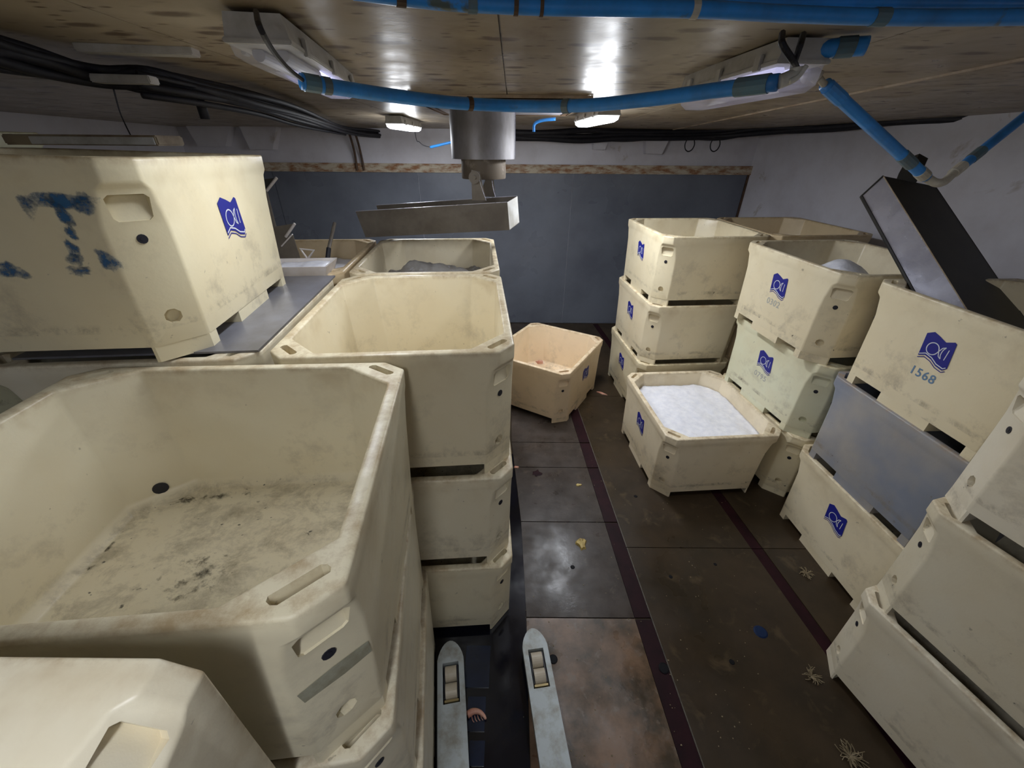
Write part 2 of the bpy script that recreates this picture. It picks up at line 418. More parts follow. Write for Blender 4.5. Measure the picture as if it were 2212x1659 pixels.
def mark_bm():
    bm = bmesh.new()
    P = []
    for i in range(25):     # fish loop: tail up - around - tail down
        s = -1+2*i/24
        ang = PI*s*.80
        P.append((-.022-.034*math.cos(ang), .036*math.sin(ang)))
    P = [(.032, -.038)] + [(.018, -.014)] + [( .004-.0, .0+.006)] + P[::-1][2:-2][::-1] + [(.004, -.006)] + [(.018, .014)] + [(.032, .038)]
    P = []
    for i in range(31):
        t = -1+2*i/30; ang = t*PI*.92
        x = -.022-.036*math.cos(ang); y = .036*math.sin(ang)
        P.append((x, y))
    P = [(.045, .036), (.028, .026)] + P + [(.028, -.026), (.045, -.036)]
    ribbon(bm, P, .0055, 0, .0006)
    ribbon(bm, [(.045, .036), (.036, .018), (.034, 0), (.036, -.018), (.045, -.036)], .005, 0, .0006)
    ribbon(bm, [(.066, .030), (.066, -.034)], .005, 0, .0006)
    W = [(x, y+.012) for x, y in [(-.080, -.070), (-.045, -.052), (0, -.062), (.040, -.084), (.085, -.092), (.098, -.080)]]
    ribbon(bm, W, .006, 0, .0006)
    return bm
bodyo = mesh_obj('body', tub_body(), [M['tub'], M['hole']])
bv = bodyo.modifiers.new('b', 'BEVEL'); bv.width = .010; bv.segments = 3; bv.limit_method = 'WEIGHT'; bv.harden_normals = False
dg = bpy.context.evaluated_depsgraph_get()
me = bpy.data.meshes.new_from_object(bodyo.evaluated_get(dg)); bodyo.modifiers.clear(); bodyo.data = me
for p in me.polygons: p.use_smooth = True
try: me.set_sharp_from_angle(angle=math.radians(38))
except Exception: pass
proto = {'body': bodyo}
C.objects.unlink(bodyo)
PR = [('body', bodyo, None)]
for sx in (1, -1):
    for sy in (1, -1):
        o = mesh_obj('foot', foot_bm(sx, sy), M['tub']); C.objects.unlink(o); PR.append(('foot', o, None))
o = mesh_obj('skid', bx(-.18, .18, -TB+TT+.0002, TB-TT-.001, 0, .067), M['tub']); C.objects.unlink(o); PR.append(('skid', o, None))
tilt = math.atan(TT/TH)
def face_matrix(sy, u, z, off=.0016):
    # frame on the local Y face: x' runs to the viewer's right, y' up, z' outwards
    y = (TB-TT*(1-z/TH)+off)*sy
    X = Vector((-sy, 0, 0)); Y = Vector((0, sy*math.sin(tilt), math.cos(tilt))); Z = X.cross(Y)
    mm = Matrix.Identity(4)
    for i in range(3): mm[i][0], mm[i][1], mm[i][2] = X[i], Y[i], Z[i]
    mm.translation = Vector((u*-sy, y, z)); return mm
def mk_logo(sy):
    bm = bmesh.new(); flat(bm, LOGO)
    b2 = [(x, y-.012) for x, y in [(-.082, -.070), (-.045, -.052), (0, -.062), (.040, -.084), (.085, -.092), (.103, -.078)]]
    ribbon(bm, b2, .005, 0, .0008)
    bmesh.ops.transform(bm, matrix=face_matrix(sy, 0, .47), verts=bm.verts[:])
    lo = mesh_obj('logo', bm, M['logo']); C.objects.unlink(lo); lo['label'] = 'dark blue flag shaped fish logo'
    bm = mark_bm(); bmesh.ops.transform(bm, matrix=face_matrix(sy, 0, .47, .0036), verts=bm.verts[:])
    mo = mesh_obj('fish_mark', bm, M['mark']); C.objects.unlink(mo); mo['label'] = 'white fish outline'
    return lo, mo
LG = {s: mk_logo(s) for s in (1, -1)}
PLUGS = []
def plug_bm(k):
    ps = octr(.4675, .1345); P = ps[k]; Q = ps[k+1]; o = (P+Q)/2; n = Vector((Q.y-P.y, -(Q.x-P.x), 0)).normalized()
    if n.dot(Vector((o.x, o.y, 0))) < 0: n = -n
    bm = bmesh.new(); cyl(bm, o-n*.004, o+n*.003, .0165, 12); cyl(bm, o+n*.003, o+n*.0045, .007, 8); return bm
for k in (0, 2, 4, 6):
    o = mesh_obj('rope_plug', plug_bm(k), M['plug']); C.objects.unlink(o); PLUGS.append(o)
def copyp(src, parent, col):
    c = src.copy(); C.objects.link(c); c.parent = parent; c.color = col; return c
CREAM = (.76, .67, .47, 1); PALE = (.76, .69, .52, 1); WHITE = (.76, .70, .56, 1); GREEN = (.68, .68, .50, 1); GREYB = (.21, .23, .285, 1); PEACH = (.78, .62, .44, 1); TAN = (.60, .47, .30, 1)
NT = 0
def tub(x, y, lev, yawd, label, group, col=CREAM, sa=1., sb=1., logos=(1, -1), z=None, num=None, sz=1.):
    global NT
    r = empty('fish_tub', (x, y, lev*TH if z is None else z), math.radians(yawd)); r.scale = (sa, sb, sz)
    tag(r, label, 'tub', group)
    k = .94+.1*random.random(); cc = (col[0]*k, col[1]*k, col[2]*k*(.96+.08*random.random()), 1)
    for nm, s, _ in PR: copyp(s, r, cc)
    for s in PLUGS: copyp(s, r, cc)
    for s in logos:
        lo, mo = LG[s]; l = copyp(lo, r, cc); q = mo.copy(); C.objects.link(q); q.parent = l
    if num:
        txt, sy, u, v = num[:4]
        cu = bpy.data.curves.new('t', 'FONT'); cu.body = txt; cu.size = .075; cu.align_x = 'CENTER'; cu.extrude = .0004; cu.offset = .0012; cu.space_character = 1.15
        to = bpy.data.objects.new('t', cu); C.objects.link(to)
        mm_ = bpy.data.meshes.new_from_object(to.evaluated_get(bpy.context.evaluated_depsgraph_get())); bpy.data.objects.remove(to)
        mm_.transform(face_matrix(sy, u, v, .0012)); mm_.materials.clear(); mm_.materials.append(M['digits'] if txt == '1568' else M['digits_faint'])
        no = bpy.data.objects.new('stencil_number', mm_); C.objects.link(no); no.parent = r; no['label'] = 'faded blue stencilled number'
    NT += 1
    return r
G_ = 'stacked cream fish tubs'
# near-left stack (big open tub)
L1r = tub(-1.04, .885, 2, -83.6, 'big open empty cream tub nearest on the left with dirty floor', G_, PALE, .89, 1.13, ())
L1r.rotation_euler = (math.radians(-1.6), math.radians(-1.0), math.radians(-83.6))
tub(-1.03, .896, 1, -81.0, 'cream tub directly under the big open empty tub at left', G_, WHITE, .93, 1.09, ())
tub(-1.02, .90, 0, -80.5, 'bottom cream tub of the stack under the big open empty tub', G_, WHITE, .93, 1.08, ())
# centre-left stack
L2 = (-.569, 2.136)
tub(*L2, 2, -85.18, 'open empty clean cream tub topping the three high stack left of aisle', G_, CREAM, 1.01, .962, ())
tub(-.566, 2.114, 1, -85.77, 'middle cream tub in the three high stack left of aisle', G_, PALE, 1.01, .962, ())
tub(-.560, 2.097, 0, -86.1, 'bottom cream tub on floor beyond the pallet truck forks', G_, PALE, 1.01, .962, ())
# behind it
tub(-.675, 3.40, 2, -85.2, 'open tub with grey fish below the hanging steel chute', G_, CREAM, 1., .962, ())
tub(-.675, 3.40, 1, -85.2, 'cream tub under the tub with grey fish', G_, CREAM, 1., .962, ())
tub(-.675, 3.40, 0, -85.2, 'bottom tub of the stack below the hanging steel chute', G_, CREAM, 1., .962, ())
tub(-1.79, 3.31, 2, -85.2, 'brownish open tub holding white tray and ice scoop, far left', G_, TAN, 1., .98, ())
for lv in (1, 0): tub(-1.79, 3.31, lv, -85.2, ('bottom', 'middle')[lv]+' tub beneath the brownish tub with white tray', 'tubs beneath the tray tub', TAN, 1., .98, ())
tub(-1.69, 2.03, 2, -84.5, 'pale tub covered by grey sheet, below the blue spray marked tub', G_, WHITE, 1., .98, ())
for lv in (1, 0): tub(-1.69, 2.03, lv, -84.5, ('bottom', 'middle')[lv]+' pale tub beneath the sheet covered tub', 'tubs beneath the sheet covered tub', WHITE, 1., .98, ())
# top left with blue paint
LT = tub(-1.91, 1.95, 3, -81.49, 'tall standing cream tub with blue spray paint marks, topmost at left', G_, (.74, .66, .46, 1), z=3*TH+.013)
LT.rotation_euler = (math.radians(-1.5), math.radians(-.66), math.radians(-81.49))
# two tops peeking above it
bl = at(70, 325, y=2.36); br = at(370, 320, y=2.36)
bd = empty('board', ((bl.x+br.x)/2, 2.36, 4*TH+.034)); bd.rotation_euler = (0, 0, .05); tag(bd, 'long dirty board lying across the top of the blue marked tub', 'board')
bm = bmesh.new(); box(bm, (bl.x-br.x)/2, (br.x-bl.x)/2, -.10, .10, 0, .045, bev=.006); mesh_obj('plank', bm, M['board'], bd)
bm = bmesh.new(); box(bm, (bl.x-br.x)/2+.13, (br.x-bl.x)/2-.01, -.106, -.1005, .004, .036, bev=.002); o = mesh_obj('edge_trim', bm, M['fix'], bd); o['label'] = 'pale edge trim'
tub(-3.60, 2.45, 3, -85, 'pale green tub at far left edge of the picture under the cables', G_, GREEN, z=3*TH+.10, logos=())
for lv in (2, 1, 0): tub(-3.60, 2.45, lv, -85, ('bottom', 'second', 'third')[lv]+' tub up in the stack under the pale green tub', 'hidden far left tubs', GREEN, logos=())
# right of the aisle
tub(.463, 4.693, 0, -120.9, 'single open cream tub turned askew on floor by back wall', G_, PEACH)
tub(1.891, 3.405, 0, -85.53, 'floor level cream tub brimming with white crushed ice', G_, (.78, .68, .5, 1), 1., .985)
tub(2.048, 4.809, 2, -85.43, 'open empty tub topping the far right stack of three', G_, CREAM, 1.01, 1.02)
tub(2.039, 4.806, 1, -85.0, 'middle cream tub of the far right stack of three', G_, CREAM, 1.01, 1.02)
tub(2.036, 4.808, 0, -85.13, 'bottom tub of far right stack, behind the ice filled floor tub', G_, CREAM, 1.01, 1.02)
tub(3.20, 4.93, 2, -85.4, 'brown sided open tub behind, beside the far right stack', G_, TAN, 1.01, 1.02)
for lv in (1, 0): tub(3.20, 4.93, lv, -85.4, ('bottom', 'middle')[lv]+' tub beneath the brown sided open tub', 'hidden far right tubs', TAN, 1.01, 1.02)
tub(2.866, 3.462, 2, -84.68, 'tub with a heap of ice and logo, numbered 0302', G_, CREAM, 1.01, 1., num=('0302', -1, 0, .29))
tub(2.965, 3.442, 1, -82.6, 'greenish cream tub under the ice heap tub, numbered 0795', G_, GREEN, 1.01, 1., num=('0795', -1, 0, .29))
tub(2.99, 3.438, 0, -82.2, 'bottom tub behind the ice filled floor tub and beside its corner', G_, CREAM, 1.01, .98)
tub(3.079, 2.162, 2, -87.65, 'cream tub numbered 1568 with large blue logo, holding steel chute', G_, CREAM, .98, 1., num=('1568', -1, 0, .28))
tub(3.076, 2.154, 1, -87.35, 'blue grey tub between two cream ones in right stack', G_, GREYB, .98, 1., ())
tub(3.079, 2.144, 0, -87.2, 'cream tub with blue logo on floor under the blue grey tub', G_, CREAM, .98, 1.)
tub(2.711, 1.029, 2, 194.56, 'topmost plain cream tub at right edge, nearest stack', G_, WHITE, .88, .97, logos=())
tub(2.703, 1.013, 1, 195.26, 'middle plain cream tub of the nearest right stack', G_, PALE, .88, .97, logos=())
tub(2.698, 1.004, 0, 195.7, 'bottom plain cream tub of nearest right stack, lower right', G_, PALE, .88, .97, logos=())
# tub lying on its side, lower left corner of the picture
S0 = .64
Rz = Matrix.Rotation(-.476, 3, 'Z') @ Matrix.Rotation(-1.411, 3, 'Y') @ Matrix.Rotation(-1.04, 3, 'X')
p0 = Vector((0, 0, H)) + (Vector((-1.335, -.248, 1.33))-Vector((0, 0, H)))*S0
L0 = tub(0, 0, 0, 0, 'pale tub tipped on its side in the lower left corner', G_, WHITE, logos=())
L0.matrix_world = Matrix.Translation(p0) @ Rz.to_4x4() @ Matrix.Diagonal((S0, S0, S0, 1))
for lv in (1, 0):
    tub(-.98, -.36, 0, -85, ('lower', 'upper')[lv]+' cream tub hidden under the tub tipped on its side', 'hidden near left tubs', WHITE, .9, .9, (), z=lv*.765, sz=1.055)

# blue spray paint on the tall left tub (its local +X face)
def blob(cx, cy, rx, ry, rot, seed):
    rnd = random.Random(seed); P = []
    for i in range(22):
        a = 2*PI*i/22; k = 1+.25*(rnd.random()-.5)+.12*math.sin(3*a+seed)
        x = rx*math.cos(a)*k; y = ry*math.sin(a)*k
        P.append((cx+x*math.cos(rot)-y*math.sin(rot), cy+x*math.sin(rot)+y*math.cos(rot)))
    return P
def fade_patch(name, outline, centre, m, parent):
    bm = bmesh.new(); lay = bm.verts.layers.float.new('fade'); n = len(outline)
    o_ = [bm.verts.new(p) for p in outline]; i_ = [bm.verts.new(centre.lerp(p, .55)) for p in outline]; c_ = bm.verts.new(centre)
    c_[lay] = 1.
    for v in i_: v[lay] = .75
    for v in o_: v[lay] = 0.
    for i in range(n):
        j = (i+1) % n; bm.faces.new((o_[i], o_[j], i_[j], i_[i])); bm.faces.new((i_[i], i_[j], c_))
    return mesh_obj(name, bm, m, parent)
def spray(px, py, rx, ry, rot, seed):
    # project the picture position on to the tub face plane
    Mi = LT.matrix_basis
    n = (Mi.to_3x3() @ Vector((1, 0, TT/TH*-1))).normalized(); p = Mi @ Vector((TA-TT*.5, 0, TH/2))
    d = ray(px, py); o = Vector((0, 0, H)); t = (p-o).dot(n)/d.dot(n)
    loc = Mi.inverted() @ (o+d*t)
    bm = bmesh.new(); P = blob(loc.y, loc.z, rx, ry, rot, seed)
    c3 = lambda q: Vector((TA-TT*(1-q[1]/TH)+.002, q[0], q[1]))
    s = fade_patch('spray_mark', [c3(q) for q in P], c3((loc.y, loc.z)), M['spray'], LT); s['label'] = 'smudged blue spray paint'
for i, a in enumerate([(120, 432, .17, .035, .0, 1), (62, 445, .04, .055, .2, 2), (183, 440, .045, .06, -.2, 3), (140, 465, .035, .06, .35, 4), (155, 503, .026, .035, 0, 5),
                       (160, 560, .05, .035, .2, 6), (168, 585, .06, .035, 0, 7), (158, 540, .03, .05, 0, 8), (28, 585, .07, .045, -.2, 9), (236, 565, .048, .06, .6, 10)]): spray(*a)
def chpt(f, z): 
    P = octr(z, TCb)
    return P[0]+(P[1]-P[0])*f
n_ = Vector((1, 1, 0)).normalized()*.0025
# strip of old tape on the near corner of the big open tub, dark drain plug inside
L1r = [o for o in C.objects if o.get('label', '').startswith('big open empty')][0]
bm = bmesh.new()
A = [chpt(.06, .40)+n_, chpt(.5, .405)+n_, chpt(.96, .40)+n_, chpt(.98, .345)+n_, chpt(.6, .34)+n_, chpt(.1, .35)+n_]
bm.faces.new([bm.verts.new(p) for p in A])
o = mesh_obj('tape_strip', bm, M['beige_tape'], L1r); o['label'] = 'strip of old grey tape'
bm = bmesh.new(); q = octr(.20, .165, off=.062); c_ = (q[2]+q[3])/2
ii = octr(.20, .165, off=.0615)
for kk in (4,):
    P = ii[kk]; Q = ii[kk+1]; o_ = (P+Q)/2; nn = Vector((-o_.x, -o_.y, 0)).normalized()
    cyl(bm, o_-nn*.002, o_+nn*.004, .027, 16)
o = mesh_obj('drain_plug', bm, M['plug'], L1r); o['label'] = 'black round drain opening inside'
# dark slime along the inner floor joint of the big tub
def slime(px0, py0, px1, py1, wd, seed, lift=0.):
    Mi = L1r.matrix_basis; inv = Mi.inverted(); zf = 2*TH+.1395
    a = inv @ at(px0, py0, z=zf); b = inv @ at(px1, py1, z=zf); c = (a+b)/2; d = (b-a)/2; n = Vector((-d.y, d.x, 0)).normalized()*wd
    out = [c+d*math.cos(t)+n*math.sin(t) for t in [2*PI*j/24 for j in range(24)]]
    for p in out+[c]: p.z = .1392+lift
    o = fade_patch('slime_smear', out, c, M['slime'], L1r); o['label'] = 'black slime on the inner floor'
slime(335, 1092, 95, 1320, .035, 3); slime(300, 1085, 640, 1058, .04, 5, .0004); slime(340, 1090, 480, 1075, .07, 6, .0008); slime(270, 1300, 560, 1190, .20, 7, .0012); slime(210, 1215, 180, 1245, .05, 8, .0016)
# ------------------------------------------------------------------ contents
def ice(name, cx, cy, yaw, a, b, ztop, label, heap=None, m='ice', cat='ice', amp=.018, kind='stuff', ch=.15, seed=0, nx=46):
    bm = bmesh.new(); ny = nx; V = {}
    for i in range(nx+1):
        for j in range(ny+1):
            x = -a+2*a*i/nx; y = -b+2*b*j/ny
            if abs(x)+abs(y) > a+b-ch:
                s = (a+b-ch)/(abs(x)+abs(y)); x *= s; y *= s
            z = noise.fractal(Vector((x*4+seed, y*4, seed)), 1., 2., 5)*amp + noise.noise(Vector((x*22, y*22, seed)))*amp*.35
            if heap:
                for hx, hy, hr, hh in heap: z += hh*math.exp(-((x-hx)**2+(y-hy)**2)/hr**2)
            V[i, j] = bm.verts.new((x, y, z))
    for i in range(nx):
        for j in range(ny): bm.faces.new((V[i, j], V[i+1, j], V[i+1, j+1], V[i, j+1]))
    # skirt
    ed = [V[i, 0] for i in range(nx+1)]+[V[nx, j] for j in range(1, ny+1)]+[V[i, ny] for i in range(nx-1, -1, -1)]+[V[0, j] for j in range(ny-1, 0, -1)]
    lo = [bm.verts.new((v.co.x*.97, v.co.y*.97, -.12)) for v in ed]
    for i in range(len(ed)): bm.faces.new((ed[i], lo[i], lo[(i+1) % len(ed)], ed[(i+1) % len(ed)]))
    bm.faces.new(lo)
    o = mesh_obj(name, bm, M[m], smooth=True); o.location = (cx, cy, ztop); o.rotation_euler = (0, 0, math.radians(yaw))
    return tag(o, label, cat, kind=kind)
ice('crushed_ice', 1.891, 3.405, -85.53, .547, .49, .575, 'white crushed ice filling the floor level tub', ch=.165, seed=3)
ice('crushed_ice', 2.866, 3.462, -84.68, .545, .485, 2*TH+.40, 'heap of white ice in tub numbered 0302', heap=[(.02, -.05, .30, .24), (-.2, .2, .25, .12)], ch=.165, seed=5)
ice('fish_pile', -.675, 3.40, -85.2, .54, .46, 2*TH+.46, 'grey fish and ice heaped in tub below the chute', heap=[(.10, -.02, .22, .16), (.12, .22, .2, .10), (.05, -.18, .15, .12)], m='fishgrey', cat='fish', ch=.165, seed=8, amp=.05)
ice('crushed_ice', -1.79, 3.31, -85.2, .54, .47, 2*TH+.56, 'flat crushed ice around the white tray, far left tub', ch=.165, seed=12)
# lumps of dirty debris on floor ice: grey sheet over tub
sh = bmesh.new(); box(sh, -.60, .55, -.42, .545, TH*3+.001, TH*3+.010)
o = mesh_obj('grey_sheet', sh, M['grey_sheet']); o.location = (-1.69, 2.03, 0); o.rotation_euler = (0, 0, math.radians(-84.5))
# the sheet is trimmed so that it stays right of the tall tub's feet
tag(o, 'grey metal sheet lying on tub beneath the blue marked tub', 'sheet')

# ------------------------------------------------------------------ the room
X0, X1, YB, YF = -5.2, 5.2, 7.25, -2.6
def struct(o): o['kind'] = 'structure'; return o
fl = mesh_obj('floor', bx(X0, 6.2, YF, YB+.1, -.12, -.012), M['floor']); struct(fl)
# floor plates (each a piece of the floor)
def fplate(pts, m, nm='floor_plate', z0=-.014, z1=0., lab=None):
    bm = bmesh.new(); prism(bm, [(x, y, z0) for x, y in pts], (0, 0, z1-z0)); o = mesh_obj(nm, bm, m, fl)
    if lab: o['label'] = lab
    return o
def fp(px, py): v = at(px, py, z=0); return (v.x, v.y)
# strips run in depth: find their world lines
s1a, s1b = at(1246, 905, z=0), at(1497, 1659, z=0)
s2a, s2b = at(1556, 1075, z=0), at(1790, 1400, z=0)
def linex(a, b, y): return a.x+(b.x-a.x)*(y-a.y)/(b.y-a.y)
def strip_x(y, n): return linex(s1a, s1b, y) if n == 1 else linex(s2a, s2b, y)
ys_ = [YF, 7.2]
sw = .058
def quad_y(xl, xr, y0, y1): return [(xl(y0), y0), (xr(y0), y0), (xr(y1), y1), (xl(y1), y1)]
X_S1 = lambda y: strip_x(y, 1)
X_S2 = lambda y: strip_x(y, 2)
g0 = at(1150, 1330, z=0); g1 = at(1112, 1010, z=0)
XG = lambda y: max(min(linex(g0, g1, y), .12), -.02)
# rows of seams
ycuts = [YF, -.9, at(1300, 1335, z=0).y, at(1300, 1128, z=0).y, at(1250, 1010, z=0).y, 3.6, 5.2, 7.2]
for i in range(len(ycuts)-1):
    y0, y1 = ycuts[i]+.004, ycuts[i+1]-.004
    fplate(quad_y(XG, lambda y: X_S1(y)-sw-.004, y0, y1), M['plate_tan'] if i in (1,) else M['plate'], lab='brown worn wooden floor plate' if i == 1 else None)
    fplate(quad_y(lambda y: X_S1(y)-sw, lambda y: X_S1(y)+sw, y0+.004, y1-.004), M['strip'], 'floor_strip', z1=-.003, lab='dark maroon strip')
for i, (y0, y1) in enumerate(((YF, -.1), (-.1, 2.2), (2.2, 4.6), (4.6, 7.2))):
    fplate(quad_y(lambda y: X_S1(y)+sw, lambda y: X_S1(y)+sw+.008, y0+.003, y1-.003), M['edge_worn'], 'strip_edge', z1=.002, lab='pale worn edge line')
    fplate(quad_y(lambda y: X_S1(y)+sw+.009, lambda y: X_S2(y)-sw*.8-.004, y0+.003, y1-.003), M['floor'], z1=.001)
    fplate(quad_y(lambda y: X_S2(y)-sw*.8, lambda y: X_S2(y)+sw*.8, y0+.003, y1-.003), M['strip'], 'floor_strip', z1=-.003, lab='dark maroon strip')
    fplate(quad_y(lambda y: X_S2(y)+sw*.8+.004, lambda y: 5.1, y0+.003, y1-.003), M['floor'], z1=.001)
fplate([(-.62, YF)]+[(XG(y_)-.004, y_) for y_ in (YF, 1.4, 1.8, 2.2, 2.8, 3.4)]+[(-.3, 3.4), (-.62, 2.2)], M['gutter_shade'], 'shaded_gutter_plate', z1=-.004, lab='black wet plate under the forks with shadow painted in')
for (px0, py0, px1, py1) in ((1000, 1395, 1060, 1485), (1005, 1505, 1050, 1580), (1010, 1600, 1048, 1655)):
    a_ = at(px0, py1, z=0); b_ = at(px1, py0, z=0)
    fplate([(a_.x, a_.y), (b_.x, a_.y), (b_.x, b_.y), (a_.x, b_.y)], M['blue_reflection'], 'reflection_patch', z0=-.02, z1=.002, lab='dark blue reflection painted on the wet floor')
# walls
def wall(name, p, q, z0, z1, th, m):
    p = Vector((*p, 0)); q = Vector((*q, 0)); d = (q-p); n = Vector((-d.y, d.x, 0)).normalized()*th
    bm = bmesh.new(); prism(bm, [(p.x, p.y, z0), (q.x, q.y, z0), (q.x+n.x, q.y+n.y, z0), (p.x+n.x, p.y+n.y, z0)], (0, 0, z1-z0))
    return struct(mesh_obj(name, bm, m))
ZT = 3.45
cR = at(1622, 352, y=YB).x
wb = wall('wall_back', (X1+1.2, YB), (X0-.1, YB), -.12, ZT, -.12, M['wall'])
wr = wall('wall_right', (5.35, YF), (cR+.02, YB), -.12, ZT, -.12, M['wall'])
wl = wall('wall_left', (X0, YB), (X0, YF), -.12, ZT, -.12, M['wall'])
wf = wall('wall_front', (X0, YF), (6.2, YF), -.12, ZT, -.12, M['wall'])
# steel panels on back wall, rail on top
pl0 = at(560, 375, y=YB-.02); pr0 = at(1618, 375, y=YB-.02)
xs = [pl0.x-3.1, pl0.x, at(1235, 380, y=YB).x, pr0.x-.03]
xs = [-5.15, -3.9, -1.55, at(1238, 380, y=YB).x, pr0.x-.02]
for a_, b_ in zip(xs, xs[1:]):
    o = mesh_obj('wall_panel', bx(a_+.003, b_-.003, YB-.022, YB+.001, 0.002, pr0.z-.005, bev=.004), M['panel'], wb); o['label'] = 'blue grey smooth wall panel'
rz0 = at(1106, 374, y=YB-.03).z; rz1 = at(1106, 355, y=YB-.03).z
o = mesh_obj('wall_rail', bx(-5.15, pr0.x+.02, YB-.045, YB+.001, rz0, rz1), M['rust'], wb); o['label'] = 'flaking rusty rail above the panels'
o = mesh_obj('wall_edge_strip', bx(pr0.x-.018, pr0.x+.012, YB-.03, YB, .0, rz1), M['rust_dark'], wb); o['label'] = 'dark edge strip at the right end of the panels'
# ceiling of panels
cl = struct(mesh_obj('ceiling', bx(X0-.1, 6.3, YF-.1, YB+.1, 0, .1), M['ceil']))
cm = Matrix.Identity(4)
ang = -math.atan(CS)
cl.location = (0, 0, zc(0)+.012); cl.rotation_euler = (ang, 0, 0)
sx_ = ce(1095, 200).x
xcuts = [X0, -3.75, -2.45, -1.2, sx_, 1.25, 2.5, 3.75, 6.2]
for i in range(len(xcuts)-1):
    for j, (y0, y1) in enumerate(((YF, -.2), (-.2, 2.75), (2.75, 5.1), (5.1, YB))):
        o = mesh_obj('ceiling_panel', bx(xcuts[i]+.003, xcuts[i+1]-.003, y0+.003, y1-.003, -.012, .001), M['ceil'], cl)
# light batten running to the right
a_ = ce(1400, 292, .01); b_ = ce(2260, 122, .01)
bm = bmesh.new(); d_ = (b_-a_).normalized(); n_2 = Vector((-d_.y, d_.x, 0))*.011
prism(bm, [a_-n_2, b_-n_2, b_+n_2, a_+n_2], (0, 0, .012))
o = mesh_obj('ceiling_batten', bm, M['ceil_strip']); tag(o, 'thin pale batten running along the right side of the ceiling', 'batten')
# coaming box around the steel pipe
q0 = ce(885, 203, 0.); q1 = ce(1268, 214, 0.); yn = q0.y; zz = zc(yn)
hx0, hx1, hy0, hy1 = q0.x, q1.x, yn, yn+1.5; hd = zz-at(1000, 216, y=yn).z; hxc = (hx0+hx1)/2
hc = empty('hatch_coaming', (hxc, hy0, zz-.0)); tag(hc, 'shallow brown coaming frame on ceiling around the steel pipe', 'hatch')
for nm, A in (('coaming_side', (hx0, hx1, hy0, hy0+.06)), ('coaming_side', (hx0, hx1, hy1-.06, hy1)), ('coaming_side', (hx0, hx0+.06, hy0+.061, hy1-.061)), ('coaming_side', (hx1-.06, hx1, hy0+.061, hy1-.061))):
    o = mesh_obj(nm, bx(A[0]-hxc, A[1]-hxc, A[2]-hy0, A[3]-hy0, -hd, -.03, bev=.006), M['coam'], hc)
o = mesh_obj('coaming_plate', bx(-(hx1-hx0)/2+.06, (hx1-hx0)/2-.06, .06, hy1-hy0-.06, -hd+.012, -.03), M['wall'], hc); o['label'] = 'pale plate inside the coaming'
o = mesh_obj('coaming_edge', bx(-(hx1-hx0)/2-.01, (hx1-hx0)/2+.01, -.012, 0, -.018, -.001), M['ceil_strip'], hc); o['label'] = 'pale sealant edge'
# white brackets between ceiling and back wall
for i, (px, py, sw_, sh_) in enumerate(((575, 305, .5, .22), (1420, 318, .35, .18), (1300, 312, .25, .14), (470, 300, .6, .2))):
    p = at(px, py, y=YB-.1)
    bm = bmesh.new(); prism(bm, [(p.x-sw_/2, YB-.001, p.z-sh_/2), (p.x+sw_/2*.4, YB-.001, p.z-sh_/2), (p.x+sw_/2, YB-.001, p.z+sh_/2+.1), (p.x-sw_/2*1.3, YB-.001, p.z+sh_/2+.1)], (0, -.16, 0))
    o = mesh_obj('wall_knee', bm, M['wall'], wb); o['label'] = 'painted knee bracket under ceiling'

# ------------------------------------------------------------------ ceiling fixtures
FL = ['long ceiling light with clear cover, violet lit tubes, near left above cables', 'ceiling light with clear cover hanging at right under blue pipes', 'bright lit ceiling light right of the steel pipe', 'bright small lit ceiling light left of the steel pipe',
      'lit ceiling light behind the camera', 'unseen ceiling light added right of the camera', 'unseen ceiling light added left over the tubs behind the camera']
for i, (x, y, yw, L, P, k) in enumerate(LAMPS):
    r = empty('ceiling_light', (x, y, zc(y)-.002), yw); tag(r, FL[i], 'light')
    wd = .075
    bm = bmesh.new()
    prism(bm, [(-wd*1.0, -L/2, 0), (wd*1.0, -L/2, 0), (wd*1.15, -L/2, -.055), (-wd*1.15, -L/2, -.055)], (0, L, 0))
    o = mesh_obj('housing', bm, M['fix'], r)
    bm = bmesh.new(); box(bm, -wd*1.22, wd*1.22, -L/2-.008, L/2+.008, -.068, -.055, bev=.003); mesh_obj('gasket_frame', bm, M['fix'], r)
    for sgn in (-1, 1):
        for f in (-.36, 0, .36):
            bm = bmesh.new(); box(bm, sgn*wd*1.22-.006, sgn*wd*1.22+.006, f*L-.02, f*L+.02, -.075, -.03, bev=.002); mesh_obj('clip', bm, M['fix'], r)
    # diffuser: half round trough
    bm = bmesh.new(); n = 8
    dd = 1.3 if k == 'dim' else 1.
    prof = [(-wd*1.1, -.068), (-wd*1.0, -.095*dd), (-wd*.6, -.112*dd), (wd*.6, -.112*dd), (wd*1.0, -.095*dd), (wd*1.1, -.068)]
    A = [bm.verts.new((px_, -L/2+.01, pz)) for px_, pz in prof]; B = [bm.verts.new((px_, L/2-.01, pz)) for px_, pz in prof]
    for j in range(5): bm.faces.new((A[j], B[j], B[j+1], A[j+1]))
    bm.faces.new(A); bm.faces.new(B[::-1])
    mesh_obj('diffuser', bm, M['diffuser_lit'] if k == 'lit' else M['diffuser'], r)
    mt = {'lit': 'tube_lit', 'half': 'tube_half', 'dim': 'tube_dim'}[k]
    for sgn in (-1, 1):
        bm = bmesh.new()
        a0 = -.42 if k != 'half' else -.05
        cyl(bm, (sgn*.034, L*a0, -.080), (sgn*.034, L*.45, -.080), .018, 14)
        mesh_obj('tube', bm, M[mt], r)
        if k == 'half':
            bm = bmesh.new(); cyl(bm, (sgn*.034, -L*.42, -.080), (sgn*.034, -L*.05, -.080), .018, 14); mesh_obj('tube_end', bm, M['tube_off'], r)

